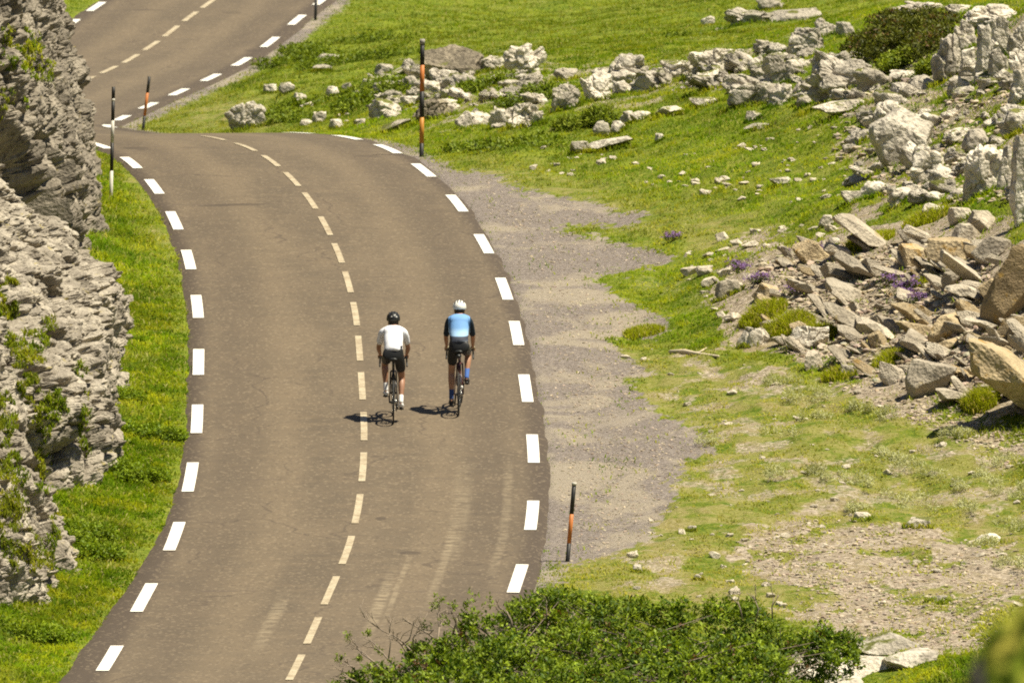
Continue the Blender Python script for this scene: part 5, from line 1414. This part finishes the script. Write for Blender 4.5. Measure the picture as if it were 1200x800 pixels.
def chain(paths):
    """paths: list of lists of (key, pos, r); shared keys join"""
    idx, V, R, E = {}, [], [], []
    for p in paths:
        last = None
        for key, pos, r in p:
            if key not in idx:
                idx[key] = len(V); V.append(pos); R.append(r)
            if last is not None: E.append((last, idx[key]))
            last = idx[key]
    return V, E, R

def knee_ik(hip, ank, l1, l2, fwd):
    h, a = Vector(hip), Vector(ank)
    d = a - h; L = min(d.length, (l1 + l2) * 0.999)
    x = (l1 * l1 - l2 * l2 + L * L) / (2 * L); y = math.sqrt(max(l1 * l1 - x * x, 0))
    u = d.normalized(); w_ = (Vector(fwd) - u * u.dot(Vector(fwd))).normalized()
    return h + u * x + w_ * y

M_skin = plain('skin', (0.34, 0.175, 0.105), 0.5, 0.06, 6)
M_skin2 = plain('tanned_skin', (0.40, 0.21, 0.125), 0.5, 0.06, 6)
M_hair = plain('dark_hair', (0.03, 0.02, 0.014), 0.6)
M_shorts = plain('black_lycra', (0.014, 0.014, 0.015), 0.55, 0.2)
M_white_j = plain('white_jersey', (0.80, 0.80, 0.84), 0.7, 0.03, 9)
M_black = plain('black_plastic', (0.02, 0.02, 0.02), 0.4)
M_rubber = plain('tyre_rubber', (0.025, 0.023, 0.022), 0.8)
M_steel = plain('steel', (0.45, 0.44, 0.42), 0.3, 0.1, 20, 0.5, 0.9)
M_frameA = plain('black_frame', (0.03, 0.024, 0.024), 0.3)
M_frameB = plain('dark_red_frame', (0.085, 0.03, 0.028), 0.3)
M_whitep = plain('white_plastic', (0.80, 0.78, 0.72), 0.4, 0.04)
M_shoeW = plain('white_shoe', (0.82, 0.80, 0.78), 0.5, 0.05)
M_shoeB = plain('black_shoe', (0.03, 0.03, 0.035), 0.5)
M_blueS = plain('blue_sock', (0.07, 0.16, 0.48), 0.8)
M_whiteS = plain('white_sock', (0.78, 0.76, 0.74), 0.8, 0.04)
M_glove = plain('pale_glove', (0.52, 0.47, 0.30), 0.7)
M_eye = plain('eye', (0.05, 0.04, 0.035), 0.2)
def blue_jersey():
    N = NT('blue_jersey')
    z = N.n('ShaderNodeSeparateXYZ', inp={0: obj_co(N)})
    zz = N.math('ADD', z.outputs[2], N.math('MULTIPLY', N.math('ABSOLUTE', z.outputs[0]), 0.0))
    c = N.mix(N.step(zz, 1.19, 1.40), (0.24, 0.42, 0.66), (0.16, 0.33, 0.62))
    c = N.mix(N.step(zz, 1.36, 1.27), c, (0.36, 0.56, 0.80))
    c = N.mix(N.step(zz, 1.235, 1.220), c, (0.055, 0.062, 0.085))
    st = N.step(N.math('ABSOLUTE', N.math('SUBTRACT', zz, 1.16)), 0.008, 0.003)
    c = N.mix(N.math('MULTIPLY', st, 0.5), c, (0.25, 0.28, 0.34))
    ax_ = N.step(N.math('ABSOLUTE', z.outputs[0]), 0.165, 0.175)
    c = N.mix(ax_, c, (0.018, 0.03, 0.045))
    return N.out(c, 0.7, None, 0.2)

def wheel(root, y, nm='wheel'):
    o = bpy.data.objects.new(nm, None); COL.objects.link(o); o.parent = root; o.location = (0, y, 0.34); o.empty_display_size = .1
    t = MB(); t.ring((0, 0, 0), 0.327, 0.0135, n=56, seg=8); t.build('tyre', M_rubber, o)
    r = MB(); r.ring((0, 0, 0), 0.303, 0.013, n=56, seg=8); r.build('rim', M_black, o)
    s = MB()
    for k in range(24):
        a = 2 * math.pi * k / 24; a2 = a + (0.5 if k % 2 else -0.5)
        sx = 0.028 if k % 4 < 2 else -0.028
        s.tube([(sx, math.cos(a2) * 0.02, math.sin(a2) * 0.02), (0, math.cos(a) * 0.297, math.sin(a) * 0.297)], 0.0014, 4)
    s.build('spokes', M_steel, o)
    h = MB(); h.tube([(-0.05, 0, 0), (-0.03, 0, 0), (-0.025, 0, 0), (0.025, 0, 0), (0.03, 0, 0), (0.05, 0, 0)], [0.012, 0.022, 0.014, 0.014, 0.022, 0.012], 12); h.build('hub', M_black, o)
    return o

def bicycle(label, loc, rz, crank, frame_mat, extra):
    root = thing('road_bicycle', label, 'bicycle', loc, rz)
    BBp = Vector((0, 0.415, 0.272)); ST = Vector((0, 0.255, 0.80)); HT = Vector((0, 0.80, 0.865)); HB = Vector((0, 0.845, 0.715)); RA = Vector((0, 0, 0.34)); FA = Vector((0, 0.985, 0.34))
    wheel(root, 0.0); wheel(root, 0.985)
    f = MB()
    f.tube([BBp, ST], 0.017, 10); f.tube([ST + Vector((0, .01, -.03)), HT + Vector((0, 0, -.02))], 0.016, 10); f.tube([BBp, HB + Vector((0, 0, .01))], 0.022, 10); f.tube([HT, HB], 0.022, 12)
    for s in (-1, 1):
        f.tube([BBp + Vector((s * .03, -.01, 0)), (s * .055, 0.2, 0.30), (s * .066, 0, .34)], [0.012, 0.011, 0.009], 8)
        f.tube([ST + Vector((s * .014, 0, -.05)), (s * .05, 0.12, 0.55), (s * .066, 0, .34)], [0.009, 0.009, 0.008], 8)
    f.tube([(-0.04, BBp.y, BBp.z), (0.04, BBp.y, BBp.z)], 0.022, 12)
    f.build('frame', frame_mat, root)
    k = MB(); k.tube([HB + Vector((-.042, .01, -.015)), HB + Vector((0, .01, .0)), HB + Vector((.042, .01, -.015))], 0.015, 8)
    for s in (-1, 1): k.tube([HB + Vector((s * .042, .01, -.015)), (s * .05, 0.94, 0.50), (s * .052, FA.y, FA.z)], [0.013, 0.012, 0.008], 8)
    k.build('fork', frame_mat, root)
    p = MB(); p.tube([ST, ST + Vector((0, -0.055, .175))], 0.0135, 10); p.build('seat_post', M_black, root)
    SD = ST + Vector((0, -0.06, .185))
    s = MB(); s.tube([SD + Vector((0, -.13, .015)), SD + Vector((0, -.09, .018)), SD + Vector((0, 0, .012)), SD + Vector((0, .08, .006)), SD + Vector((0, .15, 0))], [0.055, 0.068, 0.048, 0.026, 0.018], 12)
    so_ = s.build('saddle', M_black, root)
    for v in so_.data.vertices: v.co.z = SD.z + 0.01 + (v.co.z - SD.z - 0.01) * 0.38
    h = MB()
    st0 = HT + Vector((0, .0, .03)); cl = Vector((0, 0.895, 0.905))
    h.tube([HT, st0, cl], 0.016, 10)
    P = [(0, cl.y, cl.z), (0.10, cl.y + .002, cl.z), (0.185, cl.y + .01, cl.z), (0.205, cl.y + .05, cl.z - .003), (0.208, cl.y + .085, cl.z - .03), (0.21, cl.y + .085, cl.z - .075), (0.212, cl.y + .05, cl.z - .115), (0.213, cl.y - .02, cl.z - .128)]
    h.tube(P, 0.0135, 10); h.tube([(-a, b, c) for a, b, c in P], 0.0135, 10)
    h.build('handlebar', M_black, root)
    for s_ in (-1, 1):
        b = MB(); b.tube([(s_ * .206, cl.y + .06, cl.z), (s_ * .206, cl.y + .10, cl.z + .012), (s_ * .206, cl.y + .135, cl.z + .045)], [0.017, 0.018, 0.012], 8)
        b.tube([(s_ * .206, cl.y + .12, cl.z + .02), (s_ * .207, cl.y + .125, cl.z - .05), (s_ * .209, cl.y + .105, cl.z - .095)], [0.007, 0.006, 0.005], 6)
        b.build('brake_lever', M_black, root)
    cr = bpy.data.objects.new('crankset', None); COL.objects.link(cr); cr.parent = root; cr.location = BBp
    c = MB(); c.ring((0.045, 0, 0), 0.098, 0.004, n=40, seg=6); c.ring((0.04, 0, 0), 0.07, 0.004, n=32, seg=6)
    for q in range(5):
        a = q * 2 * math.pi / 5; c.tube([(0.045, 0, 0), (0.045, math.cos(a) * .096, math.sin(a) * .096)], 0.006, 6)
    c.build('chainring', M_black, cr)
    peds = {}
    for s_, an in ((1, crank), (-1, crank + math.pi)):
        d = Vector((0, math.cos(an), math.sin(an))) * 0.1725
        a = MB(); a.tube([Vector((s_ * .058, 0, 0)), d + Vector((s_ * .068, 0, 0))], [0.014, 0.011], 8); a.build('crank_arm', M_black, cr)
        pd = MB(); pd.box(d + Vector((s_ * .125, 0, 0)), (0.075, 0.065, 0.016)); pd.tube([d + Vector((s_ * .06, 0, 0)), d + Vector((s_ * .15, 0, 0))], 0.006, 6); pd.build('pedal', M_black, cr)
        peds[s_] = BBp + d + Vector((s_ * .125, 0, 0))
    ch = MB()
    for z_ in (0.098, -0.098): ch.tube([(0.045, BBp.y, BBp.z + z_), (0.045, 0.0, 0.34 + (0.035 if z_ > 0 else -0.10))], 0.004, 5)
    ch.build('chain', M_steel, root)
    cs = MB()
    for q, R_c in enumerate((0.056, 0.048, 0.04, 0.033)): cs.ring((0.028 + q * .006, 0, 0.34), R_c, 0.0035, n=24, seg=5)
    cs.tube([(0.02, 0, .34), (0.055, 0, .34)], 0.03, 14)
    cs.build('cassette', M_steel, root)
    dr = MB(); dr.tube([(0.06, -.005, .31), (0.05, .02, .265), (0.045, .03, .20)], [0.014, 0.012, 0.01], 7); dr.ring((0.045, .02, .265), .02, .004, n=16, seg=5); dr.ring((0.045, .03, .20), .02, .004, n=16, seg=5)
    dr.build('derailleur', M_black, root)
    bt = MB(); u = (HB - BBp).normalized(); q0 = BBp + u * 0.14 + Vector((0, -.02, .055)); bt.tube([q0, q0 + u * .13, q0 + u * .15, q0 + u * .165, q0 + u * .185], [0.036, 0.036, 0.03, 0.016, 0.014], 12)
    bt.build('water_bottle', extra['bottle'], root)
    if extra.get('bag'):
        sg = MB(); sg.ellipsoid((0, SD.y - .10, SD.z - .055), (0.045, 0.075, 0.04), 12, 8); sg.build('saddle_bag', M_black, root)
    if extra.get('light'):
        lg = MB(); lg.ellipsoid((0.05, -0.03, 0.45), (0.022, 0.016, 0.03), 10, 8); lg.build('reflector', M_whitep, root)
    return root, peds, SD, cl

def rider(label, loc, rz, SD, cl, peds, P_):
    root = thing('person', label, 'person', loc, rz)
    pel = Vector((0, SD.y - .02, SD.z + .085)); 
    cw, ch = P_['chest'], P_['lift']
    wai = pel + Vector((0, .13, .155)); che = pel + Vector((0, .275, .275 + ch)); upc = pel + Vector((0, .375, .345 + ch)); nek = pel + Vector((0, .455, .405 + ch)); hd = pel + Vector((0, .535, .455 + ch)); top = pel + Vector((0, .555, .545 + ch))
    sp = [('pel', pel, (.132, .098)), ('wai', wai, (.122, .092)), ('che', che, (.148, .105)), ('upc', upc, (.112, .084)), ('nek', nek, .056), ('hd0', hd + Vector((0, -.015, -.045)), (.062, .07)), ('hd', hd + Vector((0, 0, 0.02)), (.076, .092)), ('top', top, (.05, .06))]
    nose = [('hd', None, None), ('nose', hd + Vector((0, .115, -.005)), .013)]
    ears = [[('hd', None, None), ('ear%d' % s, hd + Vector((s * .088, -.005, -.005)), .013)] for s in (-1, 1)]
    paths = [sp, nose] + ears
    jer = [sp[0:1][0:1] + []]
    arms, legs, slv, shr = [], [], [], []
    hands = []
    for s in (-1, 1):
        sh = upc + Vector((s * P_['shw'], -.01, -.02)); el = Vector((s * P_['elw'], sh.y + .15, sh.z - .27)); hnd = Vector((s * .205, cl.y + .045, cl.z + .035)); wr = el.lerp(hnd, 0.86) + Vector((0, 0, .012))
        a = [('upc', None, None), ('shi%d' % s, upc + Vector((s * .10, -.005, -.01)), .074), ('sh%d' % s, sh, .048), ('ua%d' % s, sh.lerp(el, .55), .043), ('el%d' % s, el, .040), ('fa%d' % s, el.lerp(wr, .4), .038), ('wr%d' % s, wr, .026), ('pm%d' % s, hnd, (.036, .020))]
        paths.append(a)
        hands.append((s, wr, hnd))
        slv.append([('upc', upc, (.137, .107)), ('shi%d' % s, upc + Vector((s * .10, -.005, -.01)), .094), ('sh%d' % s, sh, .065), ('ua%d' % s, sh.lerp(el, .5), .057), ('sl%d' % s, sh.lerp(el, P_['sleeve']), .052)])
        hip = pel + Vector((s * .088, .01, -.03)); pd = peds[s]
        ank = Vector((s * .118, pd.y - P_['heel'][s][0], pd.z + P_['heel'][s][1])); kn = knee_ik(hip, ank, .425, .415, (s * .12, 1, .15))
        l = [('pel', None, None), ('hip%d' % s, hip, .078), ('th%d' % s, hip.lerp(kn, .45), .070), ('kn%d' % s, kn, .056), ('ca%d' % s, kn.lerp(ank, .32) + Vector((0, -.018, 0)), .057), ('sn%d' % s, kn.lerp(ank, .72), .038), ('an%d' % s, ank, .034), ('hl%d' % s, ank + Vector((0, -.03, -.05)), .024), ('ft%d' % s, Vector((s * .124, pd.y - .01, pd.z + .04)), (.03, .02)), ('to%d' % s, Vector((s * .126, pd.y + .075, pd.z + .035)), (.022, .014))]
        paths.append(l); legs.append((s, hip, kn, ank, pd))
        shr.append([('pel', pel, (.160, .124)), ('hip%d' % s, hip, .104), ('th%d' % s, hip.lerp(kn, .45), .089), ('sh_%d' % s, hip.lerp(kn, .74), .076)])
    # body, one surface; fingers are rooted in the palms
    V, E, R = chain([[(k, p, r) for k, p, r in path] for path in paths])
    V1, Q, T = skin_mesh('body', V, E, R)
    mb = MB(); mb.add(V1, Q, T)
    for s, wr, hnd in hands:
        fw = (hnd - wr).normalized()
        for q, (dx, ln) in enumerate(((-.028, .070), (-.010, .078), (.009, .074), (.026, .060))):
            b0 = hnd + Vector((dx * 0.9, .012, 0)); b1 = b0 + Vector((s * 0.006, ln * .55, -.004)); b2 = b1 + Vector((0, ln * .16, -.03)); b3 = b2 + Vector((0, -ln * .2, -.026))
            v_, e_, r2 = [b0, b1, b2, b3], [(0, 1), (1, 2), (2, 3)], [.0095, .0092, .0085, .0075]
            a_, q_, t_ = skin_mesh('finger', v_, e_, r2, sub=1); mb.add(a_, q_, t_)
        b0 = hnd + Vector((-s * .026, -.01, .0)); a_, q_, t_ = skin_mesh('thumb', [b0, b0 + Vector((-s * .018, .025, -.012)), b0 + Vector((-s * .012, .05, -.036))], [(0, 1), (1, 2)], [.0115, .0105, .009], sub=1); mb.add(a_, q_, t_)
    mb.build('body', P_['skin'], root)
    # clothing
    ku = Vector((0, 0, 0))
    jp = [[('pel2', pel.lerp(wai, -.12) + Vector((0, .0, .02)), (.152, .112)), ('hm', pel.lerp(wai, .35), (.160, .126)), ('wai', wai, (.156, .120)), ('che', che, (.177, .132)), ('upc', upc, (.137, .107)), ('nk', upc.lerp(nek, .55), .075)]] + slv
    V, E, R = chain(jp); a_, q_, t_ = skin_mesh('jersey', V, E, R); j = MB(); a_ = a_ + (fbm(a_ * np.array([16, 16, 30]), 3, 12) * 0.010)[:, None] * np.array([0.5, 1.0, 0.3]); j.add(a_, q_, t_); j.build('jersey', P_['jersey'], root)
    V, E, R = chain([[('pel', pel, (.158, .118)), ('w2', pel.lerp(wai, .45), (.142, .106))]] + shr); a_, q_, t_ = skin_mesh('shorts', V, E, R); j = MB(); j.add(a_, q_, t_); j.build('shorts', M_shorts, root)
    for s, hip, kn, ank, pd in legs:
        so_ = MB(); a_, q_, t_ = skin_mesh('sock', [kn.lerp(ank, P_['sock']), kn.lerp(ank, .85), ank, ank + Vector((0, -.02, -.03))], [(0, 1), (1, 2), (2, 3)], [.046, .041, .041, .038], sub=2); so_.add(a_, q_, t_); so_.build('sock', P_['sockm'][s], root)
        sh_ = MB(); a_, q_, t_ = skin_mesh('shoe', [ank + Vector((0, -.045, -.055)), ank + Vector((0, -.005, -.045)), Vector((s * .124, pd.y - .01, pd.z + .042)), Vector((s * .127, pd.y + .09, pd.z + .036))], [(0, 1), (1, 2), (2, 3)], [.043, .046, (.050, .036), (.040, .026)], sub=2); sh_.add(a_, q_, t_); sho = sh_.build('shoe', P_['shoem'][s], root)
        sl = MB(); sl.tube([(s * .122, pd.y - .17, pd.z + .035), (s * .124, pd.y - .06, pd.z + .012), (s * .126, pd.y + .09, pd.z + .014)], [0.022, 0.026, 0.026], 8); slo = sl.build('sole', M_black, sho)
    if P_.get('glove'):
        for s, wr, hnd in hands:
            g = MB(); a_, q_, t_ = skin_mesh('glove', [wr.lerp(hnd, .3), wr.lerp(hnd, .8), hnd + Vector((0, .012, 0))], [(0, 1), (1, 2)], [.031, (.036, .028), (.043, .028)], sub=2); g.add(a_, q_, t_); g.build('glove', P_['glove'], root)
    # head: hair, eyes, mouth and helmet
    hc = hd + Vector((0, .0, .025))
    ha = MB(); ha.ellipsoid(hc + Vector((0, -.012, -.005)), (.083, .098, .095), 16, 10, fn=lambda d: Vector((d.x, min(d.y, 0.45), max(d.z, -0.62 if d.y < 0.1 else 0.2)))); ha.build('hair', M_hair, root)
    ey = MB()
    for s in (-1, 1): ey.ellipsoid(hd + Vector((s * .032, .088, .018)), (.013, .008, .009), 8, 6)
    ey.build('eyes', M_eye, root)
    mo = MB(); mo.ellipsoid(hd + Vector((0, .083, -.048)), (.022, .007, .006), 8, 6); mo.build('mouth', plain('lips', (.35, .12, .10), .5), root)
    he = MB()
    R0 = Matrix.Rotation(math.radians(-14), 3, 'X')
    def hf(d):
        z = max(d.z, -0.28 - 0.12 * max(-d.y, 0))
        k = 1 + 0.04 * math.cos(d.x * 22) * max(d.z, 0) + 0.07 * max(-d.y, 0) * max(0.5 - d.z, 0)
        return Vector((d.x * k, d.y * k, z * k))
    he.ellipsoid(hc + Vector((0, -.005, .035)), (.108, .142, .112), 40, 22, M=R0, fn=hf)
    ho = he.build('helmet', P_['helmet'], root)
    for dx in (-.062, -.022, .022, .062):
        vt = MB(); pts_ = []
        for q in range(9):
            t = -1.05 + 1.75 * q / 8
            d = Vector((dx / .108, math.sin(t) * math.sqrt(1 - (dx / .108) ** 2), math.cos(t) * math.sqrt(1 - (dx / .108) ** 2)))
            pts_.append(hc + Vector((0, -.005, .035)) + R0 @ Vector((d.x * .111, d.y * .145, d.z * .115)))
        vt.tube(pts_, [.003] + [.008] * 7 + [.003], 6); vt.build('vent', P_['vent'], ho)
    if P_.get('badge'):
        bd = MB()
        for s in (-1, 1): bd.ellipsoid(hc + R0 @ Vector((s * .036 + .012, -.135, .018)) + Vector((0, -.005, .03)), (.016, .008, .012), 8, 6)
        bd.build('badge', M_whitep, ho)
    return root

def road_hit(px, py):
    la, sa = road_uv(px, py); y = float(np.interp(sa, RS, RY))
    return np.array([Xc(y) + la, y, Zc(y) - 0.018 * abs(la) / 2.6])
posA = road_hit(461, 496); posB = road_hit(537.5, 486)
gr = math.atan((Zc(200.5) - Zc(198.5)) / 2.0)
def settle(o): o.rotation_euler = (gr, 0, o.rotation_euler[2])
bA, pA, sdA, clA = bicycle('black road bicycle under the rider in the white jersey', posA, math.radians(0.5), math.radians(207), M_frameA, dict(bottle=M_black))
rA = rider('cyclist in white jersey and black helmet riding nearest the centre line', posA, math.radians(0.5), sdA, clA, pA,
           dict(chest=.17, lift=-.03, shw=.178, elw=.232, sleeve=.80, heel={1: (.135, .135), -1: (.115, .12)}, skin=M_skin, jersey=M_white_j, sock=.66, sockm={1: M_whiteS, -1: M_whiteS}, shoem={1: M_shoeW, -1: M_shoeW}, helmet=M_black, vent=plain('dark_vent', (.008, .008, .008), .7), badge=True))
bB, pB, sdB, clB = bicycle('dark red road bicycle under the rider in the blue jersey', posB, math.radians(-1.0), math.radians(80), M_frameB, dict(bottle=M_whitep, bag=True, light=True))
rB = rider('cyclist in blue jersey and white helmet riding nearer the right edge line', posB, math.radians(-1.0), sdB, clB, pB,
           dict(chest=.165, lift=.03, shw=.165, elw=.212, sleeve=.98, heel={1: (.12, .12), -1: (.13, .135)}, skin=M_skin2, jersey=blue_jersey(), sock=.55, sockm={1: M_blueS, -1: plain('shaded_blue_sock', (0.035, 0.07, 0.2), 0.8)}, shoem={1: M_shoeB, -1: M_shoeB}, helmet=M_whitep, vent=M_black, glove=M_glove))  # left sock is the same blue with the leg's shade painted in
for o in (bA, rA, bB, rB): settle(o)
# ------------------------------------------------------------------ camera, light, render
cam = bpy.data.cameras.new('camera')
cam.sensor_width = 36.0
cam.lens = F / 1200.0 * 36.0
cam.clip_start = 1.0
cam.clip_end = 8000.0
cam.dof.use_dof = True
cam.dof.focus_distance = 193.0
cam.dof.aperture_fstop = 6.7
cam_o = bpy.data.objects.new('camera', cam)
COL.objects.link(cam_o)
cam_o.location = (0, 0, CAMZ)
cam_o.rotation_euler = (math.pi / 2 - PITCH, 0, 0)
sc.camera = cam_o

EL, AZ = math.radians(67.0), math.radians(-13.0)      # sun to the right, a little towards the camera
sd = Vector((math.cos(EL) * math.cos(AZ), math.cos(EL) * math.sin(AZ), math.sin(EL)))
sun = bpy.data.lights.new('sun', 'SUN')
sun.energy = 5.0
sun.angle = math.radians(0.53)
sun.color = (1.0, 0.925, 0.74)
sun_o = bpy.data.objects.new('sun', sun)
COL.objects.link(sun_o)
sun_o.rotation_euler = sd.to_track_quat('Z', 'Y').to_euler()
sun_o.location = (40, -10, 80)
w = bpy.data.worlds.new('World')
sc.world = w
w.use_nodes = True
wt = w.node_tree
bg = wt.nodes.get('Background') or wt.nodes.new('ShaderNodeBackground')
sky = wt.nodes.new('ShaderNodeTexSky')
sky.sky_type = 'NISHITA'
sky.sun_disc = False
sky.sun_elevation = EL
sky.sun_rotation = math.pi / 2 - AZ
sky.altitude = 1500
sky.dust_density = 2.0
wt.links.new(sky.outputs[0], bg.inputs[0])
bg.inputs[1].default_value = 0.05
sc.view_settings.view_transform = 'Standard'
sc.view_settings.look = 'None'
sc.view_settings.exposure = 0.72
sc.view_settings.gamma = 1.0
sc.view_settings.use_curve_mapping = False
sc.cycles.use_denoising = False
sc.cycles.max_bounces = 6
sc.cycles.pixel_filter_type = 'BLACKMAN_HARRIS'
sc.cycles.filter_width = 1.9
